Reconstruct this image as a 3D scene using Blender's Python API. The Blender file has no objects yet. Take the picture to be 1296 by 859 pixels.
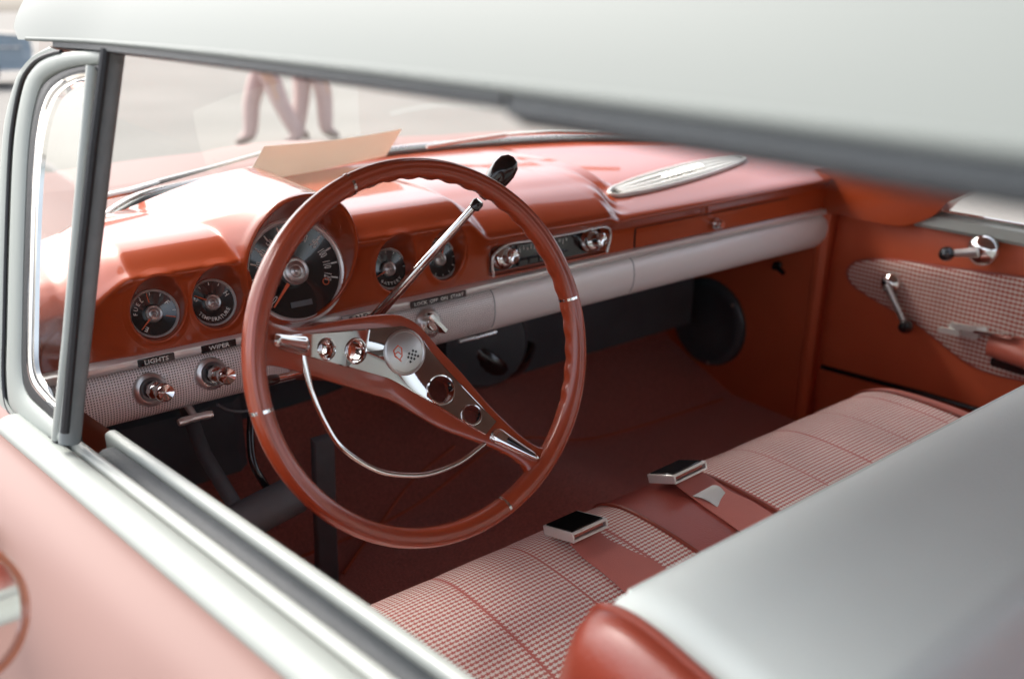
import bpy, bmesh, math, random
import numpy as np
from mathutils import Vector, Matrix
random.seed(7); np.random.seed(7)
SC = bpy.context.scene
COL = SC.collection
R = math.radians

# ------------------------------------------------------------------ camera (metres; x to the passenger side, y forward, z up)
W0, H0, F0 = 1296., 859., 1121.
YAW, PIT = R(37.4), R(20.4)
CAM = np.array([-.986, -.867, .384])
fw = np.array([math.sin(YAW)*math.cos(PIT), math.cos(YAW)*math.cos(PIT), -math.sin(PIT)])
rt = np.array([math.cos(YAW), -math.sin(YAW), 0.])
up = np.cross(rt, fw)
cd = bpy.data.cameras.new('camera'); co = bpy.data.objects.new('camera', cd); COL.objects.link(co)
M = Matrix(((rt[0], up[0], -fw[0], CAM[0]), (rt[1], up[1], -fw[1], CAM[1]), (rt[2], up[2], -fw[2], CAM[2]), (0, 0, 0, 1)))
co.matrix_world = M
cd.sensor_fit = 'HORIZONTAL'; cd.sensor_width = 36; cd.lens = F0/W0*36
cd.clip_start = .01; cd.clip_end = 3000
cd.dof.use_dof = True; cd.dof.focus_distance = 1.10; cd.dof.aperture_fstop = 3.2
SC.camera = co

# ------------------------------------------------------------------ materials
def new_mat(name):
    m = bpy.data.materials.new(name); m.use_nodes = True
    nt = m.node_tree; b = nt.nodes['Principled BSDF']
    return m, nt, b
def pbr(name, col, rough=.5, metal=0., coat=0., coat_r=.05, coat_ior=1.5, spec=.5, bump=0., bscale=300., var=0., vscale=20., rvar=0., sheen=0.):
    m, nt, b = new_mat(name)
    b.inputs['Base Color'].default_value = (*col, 1)
    b.inputs['Roughness'].default_value = rough
    b.inputs['Metallic'].default_value = metal
    b.inputs['Coat Weight'].default_value = coat
    b.inputs['Coat Roughness'].default_value = coat_r; b.inputs['Coat IOR'].default_value = coat_ior
    b.inputs['Specular IOR Level'].default_value = spec
    b.inputs['Sheen Weight'].default_value = sheen
    N = nt.nodes; L = nt.links
    tc = N.new('ShaderNodeTexCoord')
    if var:
        n = N.new('ShaderNodeTexNoise'); n.inputs['Scale'].default_value = vscale; n.inputs['Detail'].default_value = 6
        L.new(tc.outputs['Object'], n.inputs['Vector'])
        mx = N.new('ShaderNodeMix'); mx.data_type = 'RGBA'
        mx.inputs[6].default_value = (*[c*(1-var) for c in col], 1); mx.inputs[7].default_value = (*[min(1, c*(1+var)) for c in col], 1)
        L.new(n.outputs['Fac'], mx.inputs[0]); L.new(mx.outputs[2], b.inputs['Base Color'])
    if rvar:
        n = N.new('ShaderNodeTexNoise'); n.inputs['Scale'].default_value = 9; n.inputs['Detail'].default_value = 8; n.inputs['Roughness'].default_value = .7
        L.new(tc.outputs['Object'], n.inputs['Vector'])
        mr = N.new('ShaderNodeMapRange'); mr.inputs[1].default_value = .3; mr.inputs[2].default_value = .7
        mr.inputs[3].default_value = max(0, rough-rvar); mr.inputs[4].default_value = rough+rvar
        L.new(n.outputs['Fac'], mr.inputs[0]); L.new(mr.outputs[0], b.inputs['Roughness'])
    if bump:
        n = N.new('ShaderNodeTexNoise'); n.inputs['Scale'].default_value = bscale; n.inputs['Detail'].default_value = 4
        L.new(tc.outputs['Object'], n.inputs['Vector'])
        bp = N.new('ShaderNodeBump'); bp.inputs['Strength'].default_value = bump; bp.inputs['Distance'].default_value = .002
        L.new(n.outputs['Fac'], bp.inputs['Height']); L.new(bp.outputs['Normal'], b.inputs['Normal'])
    return m
MT = {}
MT['coral'] = pbr('coral_dash_paint', (.40, .062, .015), .36, .06, .85, .07, 1.5, spec=.2, var=.10, vscale=6, bump=.02, bscale=90)
MT['wheel'] = pbr('wheel_plastic', (.34, .050, .016), .34, 0, .9, .07, var=.12, vscale=14)
MT['vinyl'] = pbr('red_vinyl', (.60, .12, .05), .42, 0, 0, spec=.4, bump=.25, bscale=520, var=.1, vscale=8)
MT['vinyl_l'] = pbr('red_seat_vinyl', (.52, .13, .085), .38, 0, 0, spec=.5, bump=.3, bscale=420, var=.12, vscale=10, sheen=.1)
MT['vinyl_m'] = pbr('red_strip_vinyl', (.36, .075, .055), .34, 0, 0, spec=.6, bump=.3, bscale=420, var=.15, vscale=10)
MT['vinyl_c'] = pbr('red_bolster_vinyl', (.25, .042, .022), .36, 0, .35, .2, spec=.5, bump=.3, bscale=420, var=.12, vscale=10)
MT['strap'] = pbr('belt_webbing', (.60, .16, .12), .7, 0, 0, bump=.5, bscale=900, var=.1, vscale=30, sheen=.2)
MT['carpet'] = pbr('carpet', (.80, .185, .14), .95, 0, 0, spec=.1, bump=1., bscale=420, var=.75, vscale=260, sheen=.3)
MT['outer'] = pbr('coral_body_paint', (.25, .155, .136), .6, 0, 0, .3, spec=.25, var=.02, vscale=4)
MT['mirror_reflect'] = pbr('coral_mirror_reflection', (.55, .19, .10), .25, 0, 1., .05)  # chrome mirror head; the coral reflection of the door is put into its colour
MT['white'] = pbr('white_body_paint', (.30, .328, .303), .55, 0, 0, .15, var=.03, vscale=3)
MT['roofwhite'] = pbr('dimmed_roof_paint', (.165, .184, .172), .6, 0, 0, spec=.3, var=.03, vscale=3)  # white roof paint, darkened evenly to offset its bright light at this exposure
MT['whitevinyl'] = pbr('white_seat_vinyl', (.79, .86, .81), .46, 0, 0, spec=.4, bump=.22, bscale=420, var=.05, vscale=9)
MT['cream'] = pbr('cream_garnish', (.36, .385, .355), .45, 0, .2, .2, var=.05, vscale=20)
MT['chrome'] = pbr('chrome', (.80, .79, .77), .07, 1., rvar=.05)
MT['chrome_s'] = pbr('satin_chrome', (.74, .72, .69), .28, .85, rvar=.08)
MT['blackchrome'] = pbr('dark_polished_metal', (.045, .045, .048), .12, .9, .5, .05)
MT['ivory'] = pbr('ivory_enamel', (.82, .82, .77), .35, 0, .4, .1)
MT['trim'] = pbr('bright_trim', (.86, .84, .80), .30, .45, .5, .1)
MT['insert'] = pbr('polished_insert', (.62, .62, .61), .045, 1.)
MT['black'] = pbr('black_rubber', (.018, .020, .022), .5, 0, 0, bump=.2, bscale=400, var=.3, vscale=40)
MT['blackgloss'] = pbr('black_gloss', (.012, .012, .013), .18, 0, .6, .05)
MT['blackpaint'] = pbr('black_paint', (.07, .085, .095), .42, 0, .2, .2, var=.5, vscale=9, bump=.2, bscale=60)
MT['grey'] = pbr('pedal_grey', (.15, .16, .165), .55, .2, 0, var=.25, vscale=25, bump=.3, bscale=120)
MT['seal'] = pbr('grey_weatherstrip', (.022, .029, .034), .6, 0, 0, var=.25, vscale=60, bump=.4, bscale=500)
MT['seal_l'] = pbr('pale_window_seal', (.20, .23, .225), .5, var=.25, vscale=30)
MT['post'] = pbr('grey_post_rubber', (.20, .225, .225), .55, var=.2, vscale=50)
MT['dial'] = pbr('dial_face', (.026, .030, .030), .2, .3, 1., .05)
MT['ink'] = pbr('dial_ink', (.88, .87, .80), .6)
MT['needle'] = pbr('needle_orange', (.75, .14, .05), .5)
MT['emblem_red'] = pbr('emblem_red', (.75, .09, .02), .35)
MT['emblem_black'] = pbr('emblem_black', (.01, .01, .01), .4)
MT['silver'] = pbr('frosted_silver', (.60, .59, .57), .34, .9)
MT['tag'] = pbr('cloth_tag', (.72, .73, .70), .8, bump=.3, bscale=800)
def mat_card():
    m, nt, b = new_mat('beige_card'); N = nt.nodes; L = nt.links
    b.inputs['Base Color'].default_value = (.76, .70, .62, 1); b.inputs['Roughness'].default_value = .8
    tl = N.new('ShaderNodeBsdfTranslucent'); tl.inputs[0].default_value = (.80, .73, .65, 1); mx = N.new('ShaderNodeMixShader'); mx.inputs[0].default_value = .40
    L.new(b.outputs[0], mx.inputs[1]); L.new(tl.outputs[0], mx.inputs[2]); L.new(mx.outputs[0], N['Material Output'].inputs['Surface'])
    return m
MT['card'] = mat_card()
MT['concrete'] = None
MT['headliner'] = pbr('headliner', (.26, .18, .15), .8, bump=.3, bscale=500)
MT['tyre'] = pbr('tyre_rubber', (.02, .02, .02), .8, var=.2, vscale=30)
MT['skin'] = pbr('skin', (.55, .34, .25), .5, var=.06, vscale=20)
MT['hair'] = pbr('hair', (.06, .035, .02), .6, var=.3, vscale=90)
MT['shirt'] = pbr('shirt', (.62, .60, .58), .8, var=.06, vscale=20, bump=.3, bscale=90)
MT['trousers'] = pbr('trousers', (.50, .36, .34), .85, var=.12, vscale=16, bump=.4, bscale=70)
MT['shoe'] = pbr('shoe', (.28, .22, .20), .5, var=.2, vscale=40)
MT['carwhite'] = pbr('car_white', (.66, .66, .64), .25, 0, 1., .04, var=.03, vscale=3)
MT['carred'] = pbr('car_red', (.42, .06, .04), .25, 0, 1., .04, var=.05, vscale=3)
MT['carblue'] = pbr('car_blue', (.20, .27, .33), .25, 0, 1., .04, var=.05, vscale=3)
MT['darkglass'] = pbr('dark_window', (.02, .025, .03), .05, 0, 1., .02)
MT['lamp_red'] = pbr('lamp_red', (.5, .03, .02), .2, 0, .8)
MT['bark'] = pbr('bark', (.12, .09, .065), .9, var=.4, vscale=20, bump=.8, bscale=40)

def mat_ground():
    m, nt, b = new_mat('pale_concrete'); N = nt.nodes; L = nt.links
    tc = N.new('ShaderNodeTexCoord')
    n1 = N.new('ShaderNodeTexNoise'); n1.inputs['Scale'].default_value = .35; n1.inputs['Detail'].default_value = 8
    n2 = N.new('ShaderNodeTexNoise'); n2.inputs['Scale'].default_value = 40; n2.inputs['Detail'].default_value = 5
    L.new(tc.outputs['Object'], n1.inputs['Vector']); L.new(tc.outputs['Object'], n2.inputs['Vector'])
    ma = N.new('ShaderNodeMath'); ma.operation = 'ADD'; L.new(n1.outputs['Fac'], ma.inputs[0]); L.new(n2.outputs['Fac'], ma.inputs[1])
    cr = N.new('ShaderNodeValToRGB'); cr.color_ramp.elements[0].position = .35; cr.color_ramp.elements[1].position = 1.5/2
    cr.color_ramp.elements[0].color = (.21, .202, .186, 1); cr.color_ramp.elements[1].color = (.30, .288, .265, 1)
    mu = N.new('ShaderNodeMath'); mu.operation = 'MULTIPLY'; mu.inputs[1].default_value = .5
    L.new(ma.outputs[0], mu.inputs[0]); L.new(mu.outputs[0], cr.inputs[0]); L.new(cr.outputs[0], b.inputs['Base Color'])
    b.inputs['Roughness'].default_value = .95; b.inputs['Specular IOR Level'].default_value = .05
    return m
MT['concrete'] = mat_ground()

def math_node(nt, op, a=None, b=None, va=None, vb=None):
    n = nt.nodes.new('ShaderNodeMath'); n.operation = op
    if a is not None: nt.links.new(a, n.inputs[0])
    elif va is not None: n.inputs[0].default_value = va
    if b is not None: nt.links.new(b, n.inputs[1])
    elif vb is not None: n.inputs[1].default_value = vb
    return n.outputs[0]
def mat_hound(name, period, red, white, seam=0., ang=0.):
    """woven two-tone check, a 2/2 twill of four-thread bands; seam = spacing of red stitched lines along u"""
    m, nt, b = new_mat(name); N = nt.nodes; L = nt.links
    uv = N.new('ShaderNodeUVMap')
    sp = N.new('ShaderNodeSeparateXYZ'); L.new(uv.outputs['UV'], sp.inputs[0])
    # slight waviness of the weave
    nz = N.new('ShaderNodeTexNoise'); nz.inputs['Scale'].default_value = 14; L.new(uv.outputs['UV'], nz.inputs['Vector'])
    wob = math_node(nt, 'MULTIPLY', nz.outputs['Fac'], vb=period*.5)
    u = math_node(nt, 'ADD', sp.outputs[0], wob); v = math_node(nt, 'ADD', sp.outputs[1], wob)
    t = period/4
    fu = math_node(nt, 'FLOOR', math_node(nt, 'DIVIDE', u, vb=t)); fv = math_node(nt, 'FLOOR', math_node(nt, 'DIVIDE', v, vb=t))
    wu = math_node(nt, 'LESS_THAN', math_node(nt, 'FLOORED_MODULO', fu, vb=4), vb=1.5)
    wv = math_node(nt, 'LESS_THAN', math_node(nt, 'FLOORED_MODULO', fv, vb=4), vb=1.5)
    tw = math_node(nt, 'LESS_THAN', math_node(nt, 'FLOORED_MODULO', math_node(nt, 'ADD', fu, fv), vb=4), vb=1.5)
    # tw ? wu : wv
    a = math_node(nt, 'MULTIPLY', tw, wu); c = math_node(nt, 'MULTIPLY', math_node(nt, 'SUBTRACT', None, tw, va=1.), wv)
    pat = math_node(nt, 'ADD', a, c)
    if seam:
        su = math_node(nt, 'ABSOLUTE', math_node(nt, 'SUBTRACT', math_node(nt, 'FLOORED_MODULO', math_node(nt, 'DIVIDE', sp.outputs[0], vb=seam), vb=1.), vb=.5))
        ok = math_node(nt, 'GREATER_THAN', su, vb=.0016/seam)
        pat = math_node(nt, 'MULTIPLY', pat, ok)
    mx = N.new('ShaderNodeMix'); mx.data_type = 'RGBA'; mx.inputs[6].default_value = (*red, 1); mx.inputs[7].default_value = (*white, 1)
    L.new(pat, mx.inputs[0])
    n2 = N.new('ShaderNodeTexNoise'); n2.inputs['Scale'].default_value = 9; n2.inputs['Detail'].default_value = 5; L.new(uv.outputs['UV'], n2.inputs['Vector'])
    mr = N.new('ShaderNodeMapRange'); mr.inputs[1].default_value = .25; mr.inputs[2].default_value = .75; mr.inputs[3].default_value = .86; mr.inputs[4].default_value = 1.1
    L.new(n2.outputs['Fac'], mr.inputs[0])
    mm = N.new('ShaderNodeVectorMath'); mm.operation = 'SCALE'; L.new(mx.outputs[2], mm.inputs[0]); L.new(mr.outputs[0], mm.inputs['Scale'])
    L.new(mm.outputs[0], b.inputs['Base Color'])
    b.inputs['Roughness'].default_value = .55; b.inputs['Specular IOR Level'].default_value = .35
    bp = N.new('ShaderNodeBump'); bp.inputs['Strength'].default_value = .35; bp.inputs['Distance'].default_value = .0008
    L.new(pat, bp.inputs['Height']); L.new(bp.outputs['Normal'], b.inputs['Normal'])
    return m
MT['hound'] = mat_hound('houndstooth_cloth', .0064, (.58, .165, .135), (.90, .82, .75), seam=.112)
MT['hound_door'] = mat_hound('houndstooth_door_cloth', .0088, (.48, .10, .07), (.76, .66, .59))
def mat_alu():
    m, nt, b = new_mat('perforated_aluminium'); N = nt.nodes; L = nt.links
    uv = N.new('ShaderNodeUVMap'); sp = N.new('ShaderNodeSeparateXYZ'); L.new(uv.outputs['UV'], sp.inputs[0])
    p = .0035
    def cell(o): return math_node(nt, 'SUBTRACT', math_node(nt, 'FLOORED_MODULO', math_node(nt, 'DIVIDE', o, vb=p), vb=1.), vb=.5)
    cu, cv = cell(sp.outputs[0]), cell(sp.outputs[1])
    r2 = math_node(nt, 'ADD', math_node(nt, 'MULTIPLY', cu, cu), math_node(nt, 'MULTIPLY', cv, cv))
    hole = math_node(nt, 'LESS_THAN', r2, vb=.075)
    mx = N.new('ShaderNodeMix'); mx.data_type = 'RGBA'; mx.inputs[6].default_value = (.94, .87, .83, 1); mx.inputs[7].default_value = (.10, .05, .045, 1)
    L.new(hole, mx.inputs[0]); L.new(mx.outputs[2], b.inputs['Base Color'])
    b.inputs['Metallic'].default_value = .1; b.inputs['Roughness'].default_value = .36
    bp = N.new('ShaderNodeBump'); bp.inputs['Strength'].default_value = .5; bp.inputs['Distance'].default_value = .0008; bp.invert = True
    L.new(hole, bp.inputs['Height']); L.new(bp.outputs['Normal'], b.inputs['Normal'])
    return m
MT['alu'] = mat_alu()
def mat_alu_smooth():
    m, nt, b = new_mat('brushed_aluminium'); N = nt.nodes; L = nt.links
    uv = N.new('ShaderNodeUVMap'); mp = N.new('ShaderNodeMapping'); mp.inputs['Scale'].default_value = (40, 2500, 1)
    L.new(uv.outputs['UV'], mp.inputs['Vector'])
    n = N.new('ShaderNodeTexNoise'); n.inputs['Scale'].default_value = 1; n.inputs['Detail'].default_value = 3; L.new(mp.outputs[0], n.inputs['Vector'])
    cr = N.new('ShaderNodeValToRGB'); cr.color_ramp.elements[0].color = (.82, .75, .71, 1); cr.color_ramp.elements[1].color = (.95, .88, .84, 1)
    L.new(n.outputs['Fac'], cr.inputs[0]); L.new(cr.outputs[0], b.inputs['Base Color'])
    b.inputs['Metallic'].default_value = .1; b.inputs['Roughness'].default_value = .38
    return m
MT['alu_s'] = mat_alu_smooth()
def mat_glass():
    m = bpy.data.materials.new('clear_glass'); m.use_nodes = True; nt = m.node_tree; nt.nodes.clear(); N = nt.nodes; L = nt.links
    o = N.new('ShaderNodeOutputMaterial'); mx = N.new('ShaderNodeMixShader'); tr = N.new('ShaderNodeBsdfTransparent'); gl = N.new('ShaderNodeBsdfGlossy')
    tr.inputs[0].default_value = (.95, .97, .96, 1); gl.inputs['Roughness'].default_value = .01
    fr = N.new('ShaderNodeFresnel'); fr.inputs[0].default_value = 1.5
    ge = N.new('ShaderNodeNewGeometry'); mr = N.new('ShaderNodeMapRange'); mr.inputs[3].default_value = 1.5; mr.inputs[4].default_value = 1/1.5
    L.new(ge.outputs['Backfacing'], mr.inputs[0]); L.new(mr.outputs[0], fr.inputs[0])   # a pane reflects alike from both sides
    L.new(fr.outputs[0], mx.inputs[0]); L.new(tr.outputs[0], mx.inputs[1]); L.new(gl.outputs[0], mx.inputs[2]); L.new(mx.outputs[0], o.inputs[0])
    return m
MT['glass'] = mat_glass()
def mat_leaf():
    return pbr('leaves', (.06, .10, .035), .7, var=.5, vscale=3)
MT['leaf'] = mat_leaf()

# ------------------------------------------------------------------ mesh helpers
def tag(o, label=None, cat=None, group=None, kind=None):
    if label: o['label'] = label
    if cat: o['category'] = cat
    if group: o['group'] = group
    if kind: o['kind'] = kind
    return o
def empty(name, loc=(0, 0, 0), parent=None):
    o = bpy.data.objects.new(name, None); COL.objects.link(o); o.location = loc; o.parent = parent; o.empty_display_size = .05
    return o
def mesh(name, V, Fc, mat, parent=None, uv=None, sharp=40, recalc=True, smooth=True):
    me = bpy.data.meshes.new(name)
    me.from_pydata([tuple(map(float, v)) for v in V], [], [tuple(map(int, f)) for f in Fc])
    if recalc:
        bm = bmesh.new(); bm.from_mesh(me); bmesh.ops.recalc_face_normals(bm, faces=bm.faces); bm.to_mesh(me); bm.free()
    if uv is not None:
        l = me.uv_layers.new(name='UVMap')
        vi = np.empty(len(me.loops), dtype=np.int32); me.loops.foreach_get('vertex_index', vi)
        l.data.foreach_set('uv', np.asarray(uv, dtype=np.float32)[vi].ravel())
    if smooth:
        me.polygons.foreach_set('use_smooth', [True]*len(me.polygons))
        if sharp: me.set_sharp_from_angle(angle=R(sharp))
    me.materials.append(MT[mat] if isinstance(mat, str) else mat)
    o = bpy.data.objects.new(name, me); COL.objects.link(o)
    if parent: o.parent = parent
    return o
class MB:
    def __init__(s): s.V = []; s.F = []; s.U = []
    def add(s, V, Fc, U=None):
        k = len(s.V); s.V += [tuple(v) for v in V]; s.F += [tuple(i+k for i in f) for f in Fc]
        s.U += [(float(q[0]), float(q[1])) for q in U] if U is not None else [(0, 0)]*len(V)
        return s
    def grid(s, G, cu=False, cv=False, U=None):
        G = np.asarray(G, float); n, m = G.shape[:2]; Fc = []
        for i in range(n if cu else n-1):
            for j in range(m if cv else m-1):
                a, b = i, (i+1) % n; c, d = j, (j+1) % m
                Fc.append((a*m+c, a*m+d, b*m+d, b*m+c))
        return s.add(G.reshape(-1, 3), Fc, None if U is None else np.asarray(U).reshape(-1, 2))
    def tube(s, path, rad, seg=12, closed=False, flat=None, upv=(0, 0, 1), caps=True):
        P = np.asarray(path, float); n = len(P)
        rad = np.full(n, rad) if np.isscalar(rad) else np.asarray(rad)
        T = np.roll(P, -1, 0)-np.roll(P, 1, 0) if closed else np.gradient(P, axis=0)
        T /= np.linalg.norm(T, axis=1)[:, None]
        u0 = np.asarray(upv, float); G = []
        th = np.linspace(0, 2*np.pi, seg, endpoint=False)
        for i in range(n):
            b = np.cross(T[i], u0)
            if np.linalg.norm(b) < 1e-4: b = np.cross(T[i], (1, .2, 0))
            b /= np.linalg.norm(b); c = np.cross(b, T[i])
            ru, rv = (rad[i], rad[i]) if flat is None else (rad[i]*flat[0], rad[i]*flat[1])
            G.append(P[i]+np.cos(th)[:, None]*b*ru+np.sin(th)[:, None]*c*rv)
        k = len(s.V); s.grid(G, closed, True)
        if caps and not closed:
            s.F.append(tuple(k+j for j in range(seg))); s.F.append(tuple(k+(n-1)*seg+j for j in range(seg)))
        return s
    def lathe(s, prof, o, ax, seg=32, ref=(0, 0, 1), ell=(1, 1)):
        """prof: (radius, height along ax)"""
        o = np.asarray(o, float); ax = np.asarray(ax, float); ax /= np.linalg.norm(ax)
        b = np.cross(ref, ax); b /= np.linalg.norm(b); c = np.cross(ax, b)
        th = np.linspace(0, 2*np.pi, seg, endpoint=False); G = []
        for r, h in prof:
            r = max(r, 1e-5); G.append(o+ax*h+r*(np.cos(th)[:, None]*b*ell[0]+np.sin(th)[:, None]*c*ell[1]))
        return s.grid(G, False, True)
    def prism(s, poly, o, ex, ey, depth, bev=0.):
        """outline (2-D) in the frame o,ex,ey, thickened by depth along ex x ey, with a chamfer on the front edge"""
        poly = np.asarray(poly, float); o, ex, ey = (np.asarray(v, float) for v in (o, ex, ey)); ez = np.cross(ex, ey); ez /= np.linalg.norm(ez)
        c = poly.mean(0); n = len(poly)
        nx = np.roll(poly, -1, 0)-poly; pv = poly-np.roll(poly, 1, 0)
        def nrm(a): a = np.stack([a[:, 1], -a[:, 0]], 1); return a/(np.linalg.norm(a, axis=1)[:, None]+1e-12)
        nn = nrm(nx)+nrm(pv); nn /= (np.linalg.norm(nn, axis=1)[:, None]+1e-12)
        area = .5*np.sum(poly[:, 0]*np.roll(poly[:, 1], -1)-np.roll(poly[:, 0], -1)*poly[:, 1])
        if area < 0: nn = -nn
        inner = poly-nn*bev
        L3 = lambda q, d: o+q[:, :1]*ex+q[:, 1:]*ey+ez*d
        rings = [L3(poly, 0), L3(poly, depth-bev)] + ([L3(inner, depth)] if bev else [])
        k = len(s.V); s.grid(rings, False, True)
        s.F.append(tuple(k+j for j in range(n))); s.F.append(tuple(k+(len(rings)-1)*n+j for j in range(n)))
        return s
    def box(s, c, h, rot=None, bev=0.):
        c = np.asarray(c, float); Rm = np.eye(3) if rot is None else np.asarray(rot)
        x, y = h[0], h[1]
        k = bev
        poly = [(-x+k, -y), (x-k, -y), (x, -y+k), (x, y-k), (x-k, y), (-x+k, y), (-x, y-k), (-x, -y+k)] if k else [(-x, -y), (x, -y), (x, y), (-x, y)]
        return s.prism(poly, c-Rm[:, 2]*h[2], Rm[:, 0], Rm[:, 1], 2*h[2], bev)
    def build(s, name, mat, parent=None, **k):
        return mesh(name, s.V, s.F, mat, parent, uv=s.U if any(u != (0, 0) for u in s.U) else None, **k)
def catmull(P, n=10, closed=False):
    P = np.asarray(P, float); m = len(P); out = []
    for i in range(m if closed else m-1):
        p1, p2 = P[i], P[(i+1) % m]
        p0 = P[(i-1) % m] if (closed or i > 0) else 2*p1-p2
        p3 = P[(i+2) % m] if (closed or i < m-2) else 2*p2-p1
        for t in np.linspace(0, 1, n, endpoint=False):
            out.append(.5*(2*p1+(p2-p0)*t+(2*p0-5*p1+4*p2-p3)*t*t+(3*p1-p0-3*p2+p3)*t**3))
    if not closed: out.append(P[-1])
    return np.array(out)
def resample(P, n):
    P = np.asarray(P, float); d = np.r_[0, np.cumsum(np.linalg.norm(np.diff(P, axis=0), axis=1))]
    t = np.linspace(0, d[-1], n)
    return np.stack([np.interp(t, d, P[:, k]) for k in range(P.shape[1])], 1)
def frame(ax, ref=(0, 0, 1)):
    """columns: right, up, ax"""
    ax = np.asarray(ax, float); ax /= np.linalg.norm(ax); b = np.cross(ref, ax); b /= np.linalg.norm(b); c = np.cross(ax, b)
    return np.stack([b, c, ax], 1)
def boolean(o, cutters):
    for c in cutters:
        md = o.modifiers.new('cut', 'BOOLEAN'); md.object = c; md.operation = 'DIFFERENCE'; md.solver = 'EXACT'
    dg = bpy.context.evaluated_depsgraph_get(); dg.update()
    me = bpy.data.meshes.new_from_object(o.evaluated_get(dg)); o.modifiers.clear(); old = o.data; o.data = me
    for c in cutters: bpy.data.objects.remove(c)
    me.polygons.foreach_set('use_smooth', [True]*len(me.polygons)); me.set_sharp_from_angle(angle=R(35))
def text_geo(s, size):
    cu = bpy.data.curves.new('t', 'FONT'); cu.body = s; cu.size = size; cu.align_x = 'CENTER'; cu.align_y = 'CENTER'; cu.resolution_u = 2; cu.offset = .012*size/.0205*0+size*.012
    o = bpy.data.objects.new('t', cu); COL.objects.link(o)
    dg = bpy.context.evaluated_depsgraph_get(); dg.update()
    me = bpy.data.meshes.new_from_object(o.evaluated_get(dg))
    V = [tuple(v.co) for v in me.vertices]; Fc = [tuple(p.vertices) for p in me.polygons]
    bpy.data.objects.remove(o); bpy.data.meshes.remove(me); bpy.data.curves.remove(cu)
    return np.array(V) if V else np.zeros((0, 3)), Fc
def put_text(mb, s, size, o, ex, ey, sx=1.):
    V, Fc = text_geo(s, size)
    if len(V): mb.add(np.asarray(o)+V[:, :1]*sx*np.asarray(ex)+V[:, 1:2]*np.asarray(ey), Fc)

# where the line of sight through a picture point meets a surface of the car (used to take measurements off the photograph)
def ray(px, py): return fw+rt*(px-W0/2)/F0-up*(py-H0/2)/F0
def PX(px, py, ax, v):
    d = ray(px, py); return CAM+d*(v-CAM[ax])/d[ax]
def PN(px, py, o, n):
    d = ray(px, py); n = np.asarray(n, float); return CAM+d*((np.asarray(o)-CAM)@n)/(d@n)

# =================================================================== ground
GZ = -.98
g = MB().grid([[(-600, -600, GZ), (600, -600, GZ)], [(-600, 600, GZ), (600, 600, GZ)]]).build('ground', 'concrete', recalc=False)
tag(g, 'pale sun-bleached concrete lot around the car', 'ground', kind='structure')

# =================================================================== the car
car = empty('hardtop_car', (0, 0, GZ))
tag(car, 'coral and white vintage hardtop with its red interior seen through the open driver window', 'car')
OFF = Vector((0, 0, -GZ))
def part(name, mb, mat, parent=None, **k):
    """mb: MB in car coordinates; links as a child of the car, or of a part"""
    o = mb.build(name, mat, None, **k)
    o.parent = parent or car
    if (parent or car) is car: o.location = OFF
    return o
def group_part(name): 
    o = empty(name, OFF, car); return o

# ------------------------------------------------------------------ dashboard surface
TH = R(18); aD = np.array([0, -math.cos(TH), math.sin(TH)]); wD = np.array([0, math.sin(TH), math.cos(TH)])
def yz2wh(y, z): return y*wD[1]+z*wD[2], y*aD[1]+z*aD[2]
def wh2p(x, w, h): return np.array([x, w*wD[1]+h*aD[1], w*wD[2]+h*aD[2]])
def yb(x): return .765-.52*x*x
ZB = .10
ST = [
 (-.89, [(0, .075), (.40, .070), (.345, .058), (.315, .045), (.295, .03), (.287, .02), (.28, .008), (.272, -.012), (.266, -.033)]),
 (-.800, [(0, .085), (.42, .080), (.345, .070), (.31, .056), (.285, .036), (.277, .024), (.272, .012), (.268, -.012), (.262, -.033)]),
 (-.722, [(0, .10), (.45, .108), (.34, .109), (.285, .105), (.245, .085), (.232, .076), (.240, .062), (.250, .02), (.256, -.033)]),
 (-.23, [(0, .10), (.45, .108), (.34, .109), (.285, .105), (.245, .085), (.232, .076), (.240, .062), (.250, .02), (.256, -.033)]),
 (-.185, [(0, .10), (.45, .102), (.34, .090), (.285, .077), (.247, .058), (.236, .046), (.242, .036), (.254, .015), (.256, -.033)]),
 (.070, [(0, .10), (.45, .098), (.34, .086), (.285, .073), (.247, .055), (.236, .043), (.242, .034), (.254, .015), (.256, -.033)]),
 (.100, [(0, .10), (.45, .080), (.34, .061), (.285, .050), (.250, .042), (.238, .034), (.246, .024), (.255, .008), (.256, -.033)]),
 (.80, [(0, .10), (.45, .085), (.34, .066), (.285, .055), (.250, .047), (.238, .039), (.246, .027), (.255, .010), (.256, -.033)]),
]
SX = np.array([s[0] for s in ST]); SY = np.array([[p[0] for p in s[1]] for s in ST]); SZ = np.array([[p[1] for p in s[1]] for s in ST])
POD = dict(x=-.505, w=yz2wh(.2175, .070)[0], R=.0805, ht=yz2wh(.203, .155)[1], hb=yz2wh(.252, -.012)[1], wt=yz2wh(.203, .155)[0], wb=yz2wh(.252, -.012)[0])
def prof(x):
    ys, zs = [], []
    for k in range(9):
        xx = x
        if x > -.1 and 1 <= k <= 5: xx = max(-.1, x-.5*(SY[5][k]-.24))
        i = int(np.clip(np.searchsorted(SX, xx)-1, 0, len(SX)-2)); t = np.clip((xx-SX[i])/(SX[i+1]-SX[i]), 0, 1); t = t*t*(3-2*t)
        ys.append(SY[i][k]*(1-t)+SY[i+1][k]*t); zs.append(SZ[i][k]*(1-t)+SZ[i+1][k]*t)
    ys[0] = max(yb(x), .47)
    return catmull(np.stack([ys, zs], 1), 16)
def smax(a, b, k=.016): return .5*(a+b+np.sqrt((a-b)**2+k*k))
def sstep(a, b, x): t = np.clip((x-a)/(b-a), 0, 1); return t*t*(3-2*t)
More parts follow.
